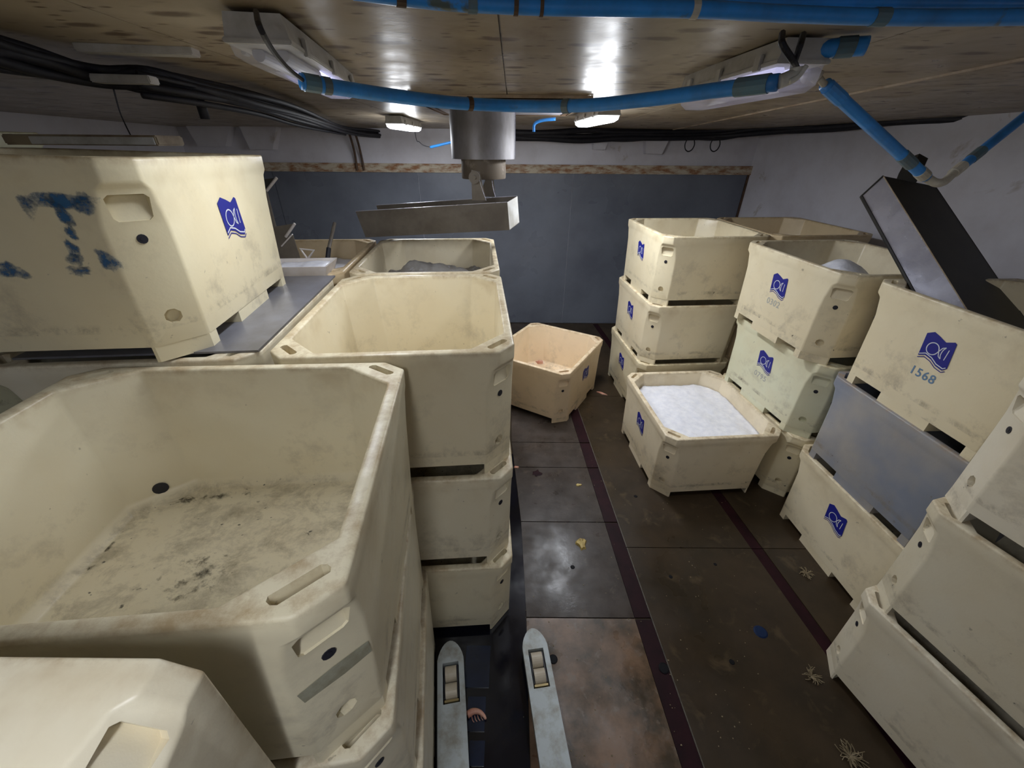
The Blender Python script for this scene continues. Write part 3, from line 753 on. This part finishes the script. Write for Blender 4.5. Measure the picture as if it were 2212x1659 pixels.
# black lead from left fixture to blue pipe
bm = bmesh.new()
tube(bm, [ce(553, 25, .05), ce(562, 60, .12), ce(590, 110, .13), ce(625, 150, .14), at(655, 174, y=1.60)], .0065, 8)
tag(mesh_obj('power_cable', bm, M['cable']), 'thin black cable curving from near left light to the blue pipe', 'cable')
bm = bmesh.new()
tube(bm, [ce(1690, 72, .03), ce(1690, 95, .07), ce(1712, 130, .10), ce(1722, 150, .10)], .009, 8)
tube(bm, [ce(1735, 75, .03), ce(1728, 100, .07), ce(1716, 135, .10), ce(1712, 150, .10)], .009, 8)
tag(mesh_obj('power_cable', bm, M['cable']), 'two black leads dropping from right light into white fitting', 'cable')

# ------------------------------------------------------------------ blue pipes
def pipe(pts, r, label, bands=(), whites=(), n=12, k=8, rr=None):
    bm = bmesh.new(); tube(bm, pts, r, n, k, rr)
    r_ = mesh_obj('blue_pipe', bm, M['pipe'], smooth=True); tag(r_, label, 'pipe')
    P = smooth_path(pts, k)
    for (f, ln, mm_, nm) in bands:
        i = int(f*(len(P)-1)); i = min(max(i, 0), len(P)-2); a = P[i]; d = (P[i+1]-P[i]).normalized()
        bm = bmesh.new(); cyl(bm, a-d*ln/2, a+d*ln/2, r*1.12, 12)
        mesh_obj(nm, bm, M[mm_], r_)
    return r_
ysag = [(650, 176, 1.60), (740, 191, 1.7), (850, 207, 1.85), (980, 222, 2.0), (1120, 229, 2.1), (1260, 228, 1.95), (1400, 215, 1.8), (1540, 196, 1.65), (1680, 178, 1.5)]
pipe([at(px, py, y=yy) for px, py, yy in ysag], .0235, 'blue pipe sagging across the ceiling in front of the steel pipe',
     bands=((.035, .05, 'pipe_grey', 'coupling'), (.09, .025, 'pipe_grey', 'tape_band'), (.42, .02, 'rust_dark', 'tape_band'), (.6, .03, 'pipe_grey', 'tape_band'), (.955, .10, 'pipe_grey', 'coupling')))
pp = [ce(760, -22, .06), ce(880, -6, .06), ce(1000, 6, .06), ce(1200, 15, .06), ce(1500, 20, .06), ce(1700, 30, .06), ce(1900, 37, .06), ce(2100, 38, .06), ce(2350, 34, .06)]
pipe(pp, .016, 'blue pipe crossing the very top of the picture with white band', bands=((.12, .02, 'rust_dark', 'tape_band'), (.27, .02, 'pipe_grey', 'tape_band'), (.34, .01, 'rust_dark', 'tape_band'), (.36, .008, 'rust_dark', 'tape_band'), (.50, .016, 'white_tape', 'white_band'), (.75, .035, 'pipe_grey', 'tape_band')))
pp = [ce(1380, 2, .025), ce(1600, 5, .025), ce(1900, 6, .025), ce(2100, 8, .025), ce(2350, 10, .025)]
pipe(pp, .014, 'upper blue pipe running parallel at the top right edge')
pp = [ce(1735, 112, .035), ce(1800, 104, .035), ce(1872, 99, .035)]
pipe(pp, .026, 'short blue pipe stub beside the right ceiling light', bands=((.72, .05, 'pipe_grey', 'tape_band'),))
c0, c1 = at(1782, 182, t=1.65), at(2000, 383, t=1.95)
pipe([c0, c0.lerp(c1, .33), c0.lerp(c1, .66), c1], .024, 'blue pipe slanting down from ceiling toward leaning chute', bands=((.1, .1, 'pipe', 'coupling'), (.8, .09, 'pipe_grey', 'tape_band'), (.985, .05, 'white_tape', 'white_band')))
e0, e1 = at(2245, 226, t=1.95), at(2062, 372, t=1.95)
pipe([e0, e0.lerp(e1, .33), e0.lerp(e1, .66), e1], .022, 'blue pipe slanting from right edge down to white elbow', bands=((.78, .07, 'pipe_grey', 'tape_band'), (.98, .06, 'white_tape', 'white_band')))
bm = bmesh.new(); tube(bm, [c1+(c1-c0).normalized()*.01, at(2022, 395, t=1.95), at(2040, 392, t=1.95), e1], .019, 10)
tag(mesh_obj('pipe_elbow', bm, M['white_tape'], smooth=True), 'white elbow joining the two slanting blue pipes', 'fitting')
bm = bmesh.new(); tube(bm, [at(1682, 177, y=1.5), at(1700, 170, y=1.5), at(1718, 160, y=1.5), at(1722, 145, y=1.5)], .019, 10)
tube(bm, [at(1705, 176, y=1.48), at(1725, 165, y=1.48), at(1742, 142, y=1.48)], .007, 8)
tag(mesh_obj('pipe_elbow', bm, M['white_tape'], smooth=True), 'white taped fitting at the right end of sagging pipe', 'fitting')
bm = bmesh.new(); tube(bm, [at(1738, 166, t=1.62), at(1755, 160, t=1.62), at(1770, 168, t=1.62)], .024, 10); tube(bm, [at(1770, 168, t=1.62), at(1778, 180, t=1.63), c0], .012, 8)
tag(mesh_obj('pipe_elbow', bm, M['white_tape'], smooth=True), 'white cap above the slanting blue pipe', 'fitting')
p1 = at(930, 318, y=6.2); p2 = at(976, 307, y=6.1)
pe_ = pipe([p1, p1.lerp(p2, .5), p2], .016, 'short thin bright blue pipe end left of the steel pipe')
bm = bmesh.new(); _w = at(905, 306, y=6.2); tube(bm, [Vector((_w.x-.05, 6.2, zc(6.2))), _w+Vector((-.03, 0, .02)), _w, at(915, 314, y=6.2), p1], .005, 6); mesh_obj('wire', bm, M['cable'], pe_)
bm = bmesh.new(); tube(bm, [at(1153, 285, y=4.6), at(1155, 268, y=4.6), at(1172, 260, y=4.6), at(1200, 257, y=4.6)], .014, 8)
tag(mesh_obj('blue_pipe', bm, M['pipe'], smooth=True), 'small bent blue pipe right of the steel pipe under ceiling', 'pipe')

# ------------------------------------------------------------------ black cable bundle
def cables(n_each, path, spread, r, label, seed, k=5, root=None):
    rnd = random.Random(seed)
    if root is None:
        root = empty('cable_bundle', path[0]); tag(root, label, 'cable')
    for c_i in range(n_each):
        a = 2*PI*c_i/n_each; off = Vector((math.cos(a)*spread*.5, math.cos(a+1)*spread*.3, math.sin(a)*spread))
        pts = []
        for p in path: pts.append(p+off+Vector((rnd.uniform(-1, 1), rnd.uniform(-1, 1), rnd.uniform(-1, 1)))*spread*.45-root.location)
        bm = bmesh.new(); tube(bm, pts, r*rnd.uniform(.7, 1.15), 8, k); mesh_obj('cable', bm, M['cable'], root, smooth=True)
    return root
pa = [ce(-80, 98, .07), ce(0, 116, .07), ce(100, 140, .07), ce(220, 168, .08), ce(330, 178, .08), ce(450, 200, .09), ce(560, 222, .09), ce(650, 248, .09), ce(740, 279, .08), ce(800, 288, .08), ce(880, 294, .07), ce(975, 297, .07)]
bundL = cables(6, pa, .033, .017, 'thick black cable bundle running along the left ceiling', 2)
cables(4, [ce(300, 182, .10), ce(430, 205, .11), ce(560, 235, .11), ce(650, 262, .10), ce(745, 284, .09)], .03, .014, '', 4, root=bundL)
bp = [at(1108, 291, y=6.4), at(1180, 294, y=6.5), at(1260, 293, y=6.7), at(1350, 292, y=6.9), at(1450, 292, y=7.0), at(1550, 289, y=7.0), at(1640, 281, y=6.6), at(1800, 268, y=5.7), at(2000, 253, y=4.85), at(2212, 240, y=4.15), at(2300, 232, y=3.9)]
bundR = cables(6, bp, .05, .032, 'dark cable bundle along top of the back and right walls', 6)
# hanging stub and plates of the bundle
bm = bmesh.new(); a_ = ce(427, 205, .1); cyl(bm, a_, a_-Vector((0, 0, .10)), .022, 12)
tag(mesh_obj('cable_gland', bm, M['cable'], smooth=True), 'short black stub hanging from the left cable bundle', 'cable')
for i, (px, py, L_, lb) in enumerate(((270, 172, .22, 'grey cable support plate holding the left bundle'), (300, 108, .40, 'thin grey bracket bar on ceiling above left cables'), (640, 262, .16, 'small grey cable plate far along the left bundle'))):
    p = ce(px, py, .09 if i != 1 else .01); bm = bmesh.new(); box(bm, -L_/2, L_/2, -.035, .035, -.014, .014, bev=.004); 
    o = mesh_obj('cable_bracket', bm, M['fix']); o.location = p; o.rotation_euler = (0, 0, .15); tag(o, lb, 'bracket')
# loops under the right bundle and dangling hoses
for i in range(2):
    c_ = at(1490+55*i, 312, y=6.85); bm = bmesh.new()
    tube(bm, [c_-bundR.location+Vector((.07*math.cos(t), 0, .09*math.sin(t))) for t in [PI*.5+PI*2*j/8 for j in range(8)]], .008, 6, 3)
    mesh_obj('cable_loop', bm, M['cable'], bundR)
for i, (pxa, pxb) in enumerate(((757, 772), (770, 787))):
    bm = bmesh.new(); tube(bm, [at(pxa-4, 284, y=7.0), at(pxa+4, 310, y=7.1), at(pxa+10, 335, y=7.17), at(pxb, 368, y=7.17)], .017, 8)
    tag(mesh_obj('hose', bm, M['rust_dark']), ('left' if i == 0 else 'right')+' of two dirty hoses hanging on the back wall left of the steel pipe', 'hose')
bm = bmesh.new(); tube(bm, [ce(245, 192, .08), at(262, 250, y=3.2), at(292, 312, y=3.15)], .004, 6); tag(mesh_obj('string', bm, M['cable']), 'thin dark string hanging from cables to the back left tub', 'string')

# ------------------------------------------------------------------ steel pipe and hanging chute
ypipe = 3.95
cpt = at(1043, 300, y=ypipe); Rp = (at(1110, 345, y=ypipe).x-at(975, 345, y=ypipe).x)/2
zb = at(1043, 345, y=ypipe-Rp).z; zb2 = at(1043, 388, y=ypipe-.16).z
rt = empty('discharge_pipe', (cpt.x, ypipe, zb)); tag(rt, 'large vertical galvanised steel pipe coming down through the ceiling', 'pipe')
bm = bmesh.new(); lathe(bm, [(Rp*.94, .3), (Rp, .3), (Rp, zc(ypipe)-zb-.05), (Rp*.94, zc(ypipe)-zb-.05)], 40)
bm.clear(); n = 40
lathe(bm, [(Rp*.70, .02), (Rp, 0), (Rp, zc(ypipe)-zb-.03)], 40); po_ = mesh_obj('outer_pipe', bm, M['steel'], rt, smooth=True); po_.data.set_sharp_from_angle(angle=.6)
bm = bmesh.new(); R3_ = (at(1091, 370, y=ypipe).x-at(996, 370, y=ypipe).x)/2
lathe(bm, [(R3_*.8, zb2-zb+.02), (R3_*.98, zb2-zb), (R3_, zb2-zb+.01), (R3_, .02)], 32); po_ = mesh_obj('inner_collar', bm, M['collar'], rt, smooth=True); po_.data.set_sharp_from_angle(angle=.6)
bm = bmesh.new(); box(bm, Rp*.985, Rp*1.02, -.012, .012,   .002, zc(ypipe)-zb-.03, bev=.002); o = mesh_obj('edge_highlight', bm, M['steel_pale_sheen'], rt); o['label'] = 'bright highlight strip on the edge'  # pale bar standing in for the highlight down the pipe's right edge
# chute
TR = at(1096, 437, y=3.55); TL = at(768, 457, y=3.80)
off = Vector((.085, .26, 0.02))
TRf = TR+off; TLf = at(813, 444, y=4.10)
dn = at(1101, 497, y=3.55)-TR; dnl = at(790, 513, y=3.78)-TL
ch = empty('steel_chute', TR); tag(ch, 'open steel chute hung under the large pipe, tilting left', 'chute')
def slab(bm, a, b, c, d, th):      # quad with thickness along its normal
    a, b, c, d = map(Vector, (a, b, c, d)); n = (b-a).cross(d-a).normalized()*th
    prism(bm, [a, b, c, d], n)
W = TR.copy(); f = lambda p: p-W
bm = bmesh.new(); slab(bm, f(TL), f(TR), f(TR+dn), f(TL+dnl), .004); mesh_obj('side_plate', bm, M['steel_dull'], ch)
bm = bmesh.new(); slab(bm, f(TLf), f(TRf), f(TRf+dn), f(TLf+dnl*.9), -.004); mesh_obj('side_plate', bm, M['steel_dull'], ch)
bm = bmesh.new(); slab(bm, f(TL+dnl), f(TR+dn), f(TRf+dn), f(TLf+dnl*.9), .004); mesh_obj('bottom_plate', bm, M['steel_dull'], ch)
bm = bmesh.new(); slab(bm, f(TR), f(TRf), f(TRf+dn), f(TR+dn), .004); o = mesh_obj('end_plate', bm, M['fix'], ch); o['label'] = 'bright pale end plate'
bm = bmesh.new()
for (A, B) in ((TL, TR), (TLf, TRf)):
    box_d = (B-A).normalized(); slab(bm, f(A), f(B), f(B+Vector((0, .014, 0))), f(A+Vector((0, .014, 0))), .003)
mesh_obj('rim_lip', bm, M['steel_pale_sheen'], ch)
for i, (pxa, pya, pxb, pyb, yy) in enumerate(((1024, 376, 1050, 433, 3.58), (1055, 392, 1070, 425, 3.80))):
    a_ = at(pxa, pya, y=yy); b_ = at(pxb, pyb, y=yy)
    bm = bmesh.new()
    prism(bm, [f(a_+Vector((-.02, 0, .03))), f(a_+Vector((.045, 0, .015))), f(b_), f(b_+Vector((-.115, 0, 0))), f(b_+Vector((-.115, 0, .055)))], (0, .005, 0))
    o = mesh_obj('hanger_plate', bm, M['steel_dull'], ch)
    bm = bmesh.new(); tube(bm, [f(a_+Vector((.03, -.002, .01))), f(a_.lerp(b_, .5)+Vector((.012, -.002, 0))), f(b_+Vector((0, -.002, 0)))], .003, 6)
    mesh_obj('bright_edge', bm, M['steel_pale_sheen'], ch)
bm = bmesh.new(); a_ = at(1025, 383, y=3.56); cyl(bm, f(a_), f(a_+Vector((0, -.02, 0))), .045, 18); cyl(bm, f(a_+Vector((0, -.02, 0))), f(a_+Vector((0, -.04, 0))), .014, 10)
mesh_obj('pivot_eye', bm, M['steel_dull'], ch)

# ------------------------------------------------------------------ leaning box chute at right
A1, B1, C1 = at(1860, 424, t=2.90), at(1908, 380, t=2.82), at(2022, 403, t=3.08)
A0, B0, C0 = at(1965, 615, t=2.66), at(2080, 655, t=2.50), at(2170, 622, t=2.80)
ext = 1.42
A0, B0, C0 = A1.lerp(A0, ext), B1.lerp(B0, ext), C1.lerp(C0, ext*1.05)
_n = (B1-A1).cross(B0-A1); _d = A0-Vector((0, 0, H)); A0 = Vector((0, 0, H))+_d*((A1-Vector((0, 0, H))).dot(_n)/_d.dot(_n))
_n = (B1-C1).cross(B0-C1); _d = C0-Vector((0, 0, H)); C0 = Vector((0, 0, H))+_d*((C1-Vector((0, 0, H))).dot(_n)/_d.dot(_n))
D1 = A1+C1-B1; D0 = A0+C0-B0
lc = empty('leaning_chute', B0); tag(lc, 'long dark steel box chute leaning in tub numbered 1568', 'chute')
f = lambda p: p-B0
bm = bmesh.new(); slab(bm, f(A0), f(A1), f(B1), f(B0), .006); o = mesh_obj('side_plate', bm, M['steel_pale_sheen'], lc); o['label'] = 'shiny side with its sheen painted pale'
bm = bmesh.new(); slab(bm, f(B0), f(B1), f(C1), f(C0), .006); o = mesh_obj('back_plate', bm, M['steel_black'], lc); o['label'] = 'wide dark face'
bm = bmesh.new(); slab(bm, f(C0), f(C1), f(D1), f(D0), .006); mesh_obj('side_plate', bm, M['steel_black'], lc)
bm = bmesh.new(); slab(bm, f(A1), f(D1), f(C1), f(B1), .006); mesh_obj('end_plate', bm, M['steel_black'], lc)
bm = bmesh.new(); tube(bm, [f(A1), f(A0)], .010, 6, 1); tube(bm, [f(A1), f(B1)], .006, 6, 1); mesh_obj('edge_rail', bm, M['steel_black'], lc)
bm = bmesh.new(); tube(bm, [f(B1), f(B0)], .0035, 6, 1); mesh_obj('edge_rail', bm, M['ceil_strip'], lc)
bm = bmesh.new(); a_ = at(1960, 385, t=3.02); b_ = at(1978, 352, t=3.1); cyl(bm, f(a_), f(b_), .07, 6); mesh_obj('lug', bm, M['steel_black'], lc)

# ------------------------------------------------------------------ tools in the far left tub
zr = 3*TH
tr = at(655, 575, z=zr+.04); 
t_ = empty('white_tray', (tr.x, tr.y, zr-.02), .1); tag(t_, 'white plastic tray in the far left tub of ice', 'tray')
bm = bmesh.new(); W_, D_, h_ = .40, .26, .085
o8 = [(-W_/2, -D_/2), (W_/2, -D_/2), (W_/2, D_/2), (-W_/2, D_/2)]
A = [bm.verts.new((x*.85, y*.8, 0)) for x, y in o8]; B = [bm.verts.new((x, y, h_)) for x, y in o8]; B2 = [bm.verts.new((x*.94, y*.92, h_)) for x, y in o8]; A2 = [bm.verts.new((x*.8, y*.75, .012)) for x, y in o8]
bm.faces.new(A[::-1]); bm.faces.new(A2)
for i in range(4):
    j = (i+1) % 4
    bm.faces.new((A[i], A[j], B[j], B[i])); bm.faces.new((B[i], B[j], B2[j], B2[i])); bm.faces.new((B2[i], B2[j], A2[j], A2[i]))
mesh_obj('body', bm, M['white_plastic'], t_)
o = ice('crushed_ice', 0, 0, 0, .16, .09, 0, None, m='ice', cat=None, kind='stuff', amp=.03, ch=.0, nx=14); o.name = 'ice_fill'; o.parent = t_; o.location = (0, 0, .07); o.scale = (1, 1, .4)
for q in ('label', 'category'):
    if q in o: del o[q]
# scoop with white D grip
gp = at(664, 548, y=3.1); s_ = empty('ice_scoop', gp); tag(s_, 'white D shaped handle of an ice scoop standing in white tray', 'scoop')
bm = bmesh.new()
tube(bm, [(0, 0, -.13), (0, 0, -.04), (-.05, 0, .03), (.05, 0, .03), (0, 0, -.04)], .010, 8, 1); mesh_obj('grip', bm, M['white_plastic'], s_)
s_.rotation_euler = (-.2, .1, 0)
a_ = at(703, 567, y=3.05); b_ = at(723, 482, y=3.35)
r_ = empty('stick_tool', a_); tag(r_, 'dark handled stick tool standing in ice beside white tray', 'tool')
bm = bmesh.new(); tube(bm, [Vector((0, 0, -.04)), (b_-a_)*.35], .018, 8, 1); mesh_obj('handle', bm, M['cable'], r_)
bm = bmesh.new(); tube(bm, [(b_-a_)*.35, (b_-a_)], .013, 8, 1); mesh_obj('shaft', bm, M['steel_dull'], r_)
# steel guide plates left of tray
for i, (pts, lb, yy) in enumerate((([(590, 490), (637, 483), (620, 520), (600, 548), (590, 545)], 'upper dark steel scoop plate behind blue marked tub', 3.25),
                              ([(600, 545), (632, 506), (652, 570), (610, 572)], 'lower dark steel scoop plate beside white tray', 3.12),
                              ([(565, 388), (597, 384), (580, 412), (565, 412)], 'small dark steel plate high behind the blue marked tub', 3.35))):
    r_ = empty('scoop_plate', at(*pts[0], y=yy)); tag(r_, lb, 'plate')
    P = [at(px, py, y=yy)-r_.location for px, py in pts]
    if i == 2:
        bm = bmesh.new(); tube(bm, [P[0]+Vector((.0, .01, -.02)), P[0]+Vector((-.04, .05, -.72))], .014, 8, 1); mesh_obj('shaft', bm, M['steel_dull'], r_)
    bm = bmesh.new(); prism(bm, P, (0, .006, 0)); mesh_obj('blade', bm, M['steel_dull'] if i < 2 else M['steel_black'], r_)
    e = {0: [(637, 483), (617, 512)], 1: [(632, 506), (608, 532)], 2: [(598, 384), (576, 412)]}[i]
    bm = bmesh.new(); A = [at(px, py, y=yy-.01)-r_.location for px, py in e]; tube(bm, A, .010 if i != 1 else .005, 6, 1); o = mesh_obj('bright_edge', bm, M['white_plastic'], r_)

# ------------------------------------------------------------------ pallet truck forks
ft0, ft1 = at(972, 1384, z=.12), at(979, 1659, z=.12); gt0, gt1 = at(1149, 1357, z=.12), at(1201, 1659, z=.12)
fk = empty('pallet_truck', (0, 0, 0)); tag(fk, 'grey painted pallet truck forks reaching in at the bottom of the picture', 'truck')
for (a_, b_) in ((ft0, ft1), (gt0, gt1)):
    d_ = (b_-a_); d_.z = 0; L = 1.5; ang = math.atan2(d_.y, d_.x); wdt = .083
    Mx = Matrix.Translation((a_.x, a_.y, 0)) @ Matrix.Rotation(ang, 4, 'Z')
    bm = bmesh.new()      # outline along +x from the tip, with a window for the rollers
    out = [(.10*(1-math.cos(t)), -wdt*math.sin(t)) for t in [PI/2*j/6 for j in range(1, 7)]]
    lowr = [(x*1.1, y*(.8+.2*min(1, x*10))) for x, y in out]
    top_ = .12; wx0, wx1, wy = .13, .35, .050
    left = [(0, 0)] + lowr
    # deck quads: nose, two rails, rear
    def deck(z, flip=False):
        V = lambda x, y: bm.verts.new((x, y, z))
        nose = [V(x, y) for x, y in left] + [V(wx0, -wdt), V(wx0, -wy), V(wx0, wy), V(wx0, wdt)] + [V(x, -y) for x, y in lowr[::-1]]
        bm.faces.new(nose)
        for s in (1, -1): bm.faces.new([V(wx0, s*wdt), V(wx0, s*wy), V(wx1, s*wy), V(wx1, s*wdt)])
        bm.faces.new([V(wx1, -wdt), V(L, -wdt), V(L, wdt), V(wx1, wdt)] + [V(wx1, wy), V(wx1, -wy)])
    deck(top_); deck(top_-.05)
    rim_ = [(0, 0)] + lowr + [(wx0, -wdt), (wx1, -wdt), (L, -wdt), (L, wdt), (wx1, wdt), (wx0, wdt)] + [(x, -y) for x, y in lowr[::-1]]
    def wallr(P):
        for i in range(len(P)):
            p, q = P[i], P[(i+1) % len(P)]
            bm.faces.new([bm.verts.new((p[0], p[1], top_)), bm.verts.new((q[0], q[1], top_)), bm.verts.new((q[0], q[1], top_-.05)), bm.verts.new((p[0], p[1], top_-.05))])
    wallr(rim_); wallr([(wx0, -wy), (wx1, -wy), (wx1, wy), (wx0, wy)])
    bmesh.ops.remove_doubles(bm, verts=bm.verts[:], dist=1e-5); bmesh.ops.recalc_face_normals(bm, faces=bm.faces[:])
    bmesh.ops.transform(bm, matrix=Mx, verts=bm.verts[:]); fo = mesh_obj('fork', bm, M['fork'], fk)
    for xx in (.183, .278):
        bm = bmesh.new(); cyl(bm, (xx, -.035, .085), (xx, .035, .085), .045, 24); bmesh.ops.transform(bm, matrix=Mx, verts=bm.verts[:]); o = mesh_obj('roller', bm, M['roller'], fo, smooth=False); o['label'] = 'cream nylon roller'
    bm = bmesh.new(); box(bm, .145, .32, -.044, -.037, .04, .108); box(bm, .145, .32, .037, .044, .04, .108); bmesh.ops.transform(bm, matrix=Mx, verts=bm.verts[:]); mesh_obj('roller_frame', bm, M['plug'], fo)
    bm = bmesh.new(); box(bm, .327, .339, -.042, .042, .09, .112); bmesh.ops.transform(bm, matrix=Mx, verts=bm.verts[:]); mesh_obj('axle_plate', bm, M['gold'], fo)
# rear of the truck, behind the camera's lower edge
bc = (ft1+gt1)/2
bm = bmesh.new(); box(bm, bc.x-.30, bc.x+.30, -.22, -.05, .05, .22, bev=.02); mesh_obj('yoke', bm, M['fork'], fk)
bm = bmesh.new(); cyl(bm, (bc.x, -.30, .0), (bc.x, -.30, .18), .03, 12); cyl(bm, (bc.x-.07, -.30, .09), (bc.x+.07, -.30, .09), .09, 20); mesh_obj('steer_wheel', bm, M['roller'], fk)

# ------------------------------------------------------------------ floor debris
def splat(px, py, rx, ry, m, name, label, cat, seed, h=.006, rot=0., z=.001):
    c_ = at(px, py, z=z); rnd = random.Random(seed); bm = bmesh.new(); n = 14
    A = []
    for i in range(n):
        a = 2*PI*i/n; k = rnd.uniform(.65, 1.2) if m not in ('bluedisc', 'dark_disc') else 1
        A.append((rx*math.cos(a)*k, ry*math.sin(a)*k))
    lo = [bm.verts.new((x, y, 0)) for x, y in A]; hi = [bm.verts.new((x*.8, y*.8, h*rnd.uniform(.7, 1.2) if m not in ('bluedisc', 'dark_disc') else h)) for x, y in A]; t = bm.verts.new((0, 0, h*1.1))
    for i in range(n):
        j = (i+1) % n; bm.faces.new((lo[i], lo[j], hi[j], hi[i])); bm.faces.new((hi[i], hi[j], t))
    bm.faces.new(lo[::-1])
    o = mesh_obj(name, bm, M[m]); o.location = c_; o.rotation_euler = (0, 0, rot); return tag(o, label, cat)
splat(1256, 1175, .05, .062, 'yellow', 'crab_scrap', 'larger yellow crab scrap lying on the dark floor plate', 'scrap', 1, .018)
splat(1250, 1048, .03, .02, 'yellow', 'crab_scrap', 'small yellow scrap farther up the dark floor', 'scrap', 2, .008)
splat(1643, 1365, .048, .045, 'bluedisc', 'blue_disc', 'dark blue round lid lying on floor at right', 'disc', 3, .006)
for i, (px, py, r, lb) in enumerate(((1237, 1225, .018, 'black floor hole below yellow crab scrap'), (1195, 1424, .03, 'round dark floor hole beside the right fork rollers'), (1434, 1443, .034, 'round dark hole by the near end of the maroon strip'), (1449, 1246, .016, 'small dark hole right of maroon strip, upper'), (1545, 1219, .014, 'small dark hole in the middle of the right floor'), (1581, 1430, .018, 'small dark hole left of the blue round lid, lower'), (1373, 1072, .018, 'small dark hole by the ice tub corner'))):
    splat(px, py, r, r, 'dark_disc', 'floor_plug', lb, 'plug', 10+i, .003)
splat(1300, 850, .075, .018, 'pink', 'fish_scrap', 'pink fish strip on floor right of askew tub', 'scrap', 20, .012, -.6)
splat(1116, 1010, .03, .02, 'pink', 'fish_scrap', 'small pale pink scrap at the corner of left stack', 'scrap', 21, .01)
splat(1160, 1022, .05, .05, 'strip', 'floor_patch', 'dark red patch on floor near left stack corner', 'patch', 22, .002)
# shrimp at the forks
c_ = at(1030, 1545, z=.01); r_ = empty('shrimp', (c_.x, c_.y, .004), .2); tag(r_, 'pink shrimp lying between the two pallet truck forks', 'shrimp')
bm = bmesh.new(); tube(bm, [(-.055, .01, .015), (-.02, .018, .02), (.015, .01, .018), (.04, -.012, .013), (.05, -.03, .008)], .02, 10, 4, rr=lambda t: .019*(1-.75*t)+.002); mesh_obj('body', bm, M['pink'], r_, smooth=True)
for k in range(5):
    bm = bmesh.new(); tube(bm, [(-.03+.017*k, .0, .01), (-.028+.018*k, -.018, .004), (-.02+.018*k, -.030, .003)], .0022, 6, 2); mesh_obj('leg', bm, M['pink'], r_)
bm = bmesh.new(); tube(bm, [(-.055, .01, .018), (-.08, .0, .03), (-.085, -.03, .012)], .0013, 5, 3); mesh_obj('antenna', bm, M['pink'], r_)
# small red thing in the askew tub
p = at(1165, 785, z=.15); bm = bmesh.new(); 
o = splat(1165, 785, .06, .03, 'pink', 'fish_scrap', 'small red and black scrap inside the askew tub', 'scrap', 25, .04, 0, z=.142)
# rope tufts
def tuft(px, py, label, seed, n=34, R=.038):
    c_ = at(px, py, z=.0); rnd = random.Random(seed); bm = bmesh.new()
    for i in range(n):
        a = rnd.uniform(0, 2*PI); L = rnd.uniform(.4, 1)*R; b = a+rnd.uniform(-1.2, 1.2)
        p1 = Vector((math.cos(a)*L, math.sin(a)*L, rnd.uniform(.004, .03))); p2 = p1+Vector((math.cos(b)*L*.8, math.sin(b)*L*.8, rnd.uniform(-.01, .012))); p2.z = max(p2.z, .003)
        tube(bm, [(0, 0, .006), p1, p2], .0022, 4, 2)
    o = mesh_obj('rope_tuft', bm, M['rope']); o.location = c_; tag(o, label, 'rope', kind='stuff')
tuft(1740, 1240, 'frayed rope tuft at foot of the right logo tub', 1); tuft(1752, 1462, 'frayed rope tuft at corner of lower right tub', 2); tuft(1835, 1635, 'frayed rope tuft at the bottom edge of the picture', 3, 40, .05)
# tiny scraps: nobody could count them
bm = bmesh.new(); rnd = random.Random(5)
for i in range(170):
    px = rnd.uniform(1130, 1640); py = rnd.uniform(930, 1640)
    if px > 1330 and py < 1080: continue
    c_ = at(px, py, z=.0015); R = rnd.uniform(.002, .0055)
    q = [bm.verts.new(c_+Vector((R*math.cos(a)*rnd.uniform(.6, 1.3), R*math.sin(a)*rnd.uniform(.6, 1.3), 0))) for a in [2*PI*j/5 for j in range(5)]]
    t = bm.verts.new(c_+Vector((0, 0, R*.7)))
    for j in range(5): bm.faces.new((q[j], q[(j+1) % 5], t))
tag(mesh_obj('floor_crumbs', bm, M['rope']), 'tiny pale fish crumbs scattered over the wet floor', 'crumbs', kind='stuff')
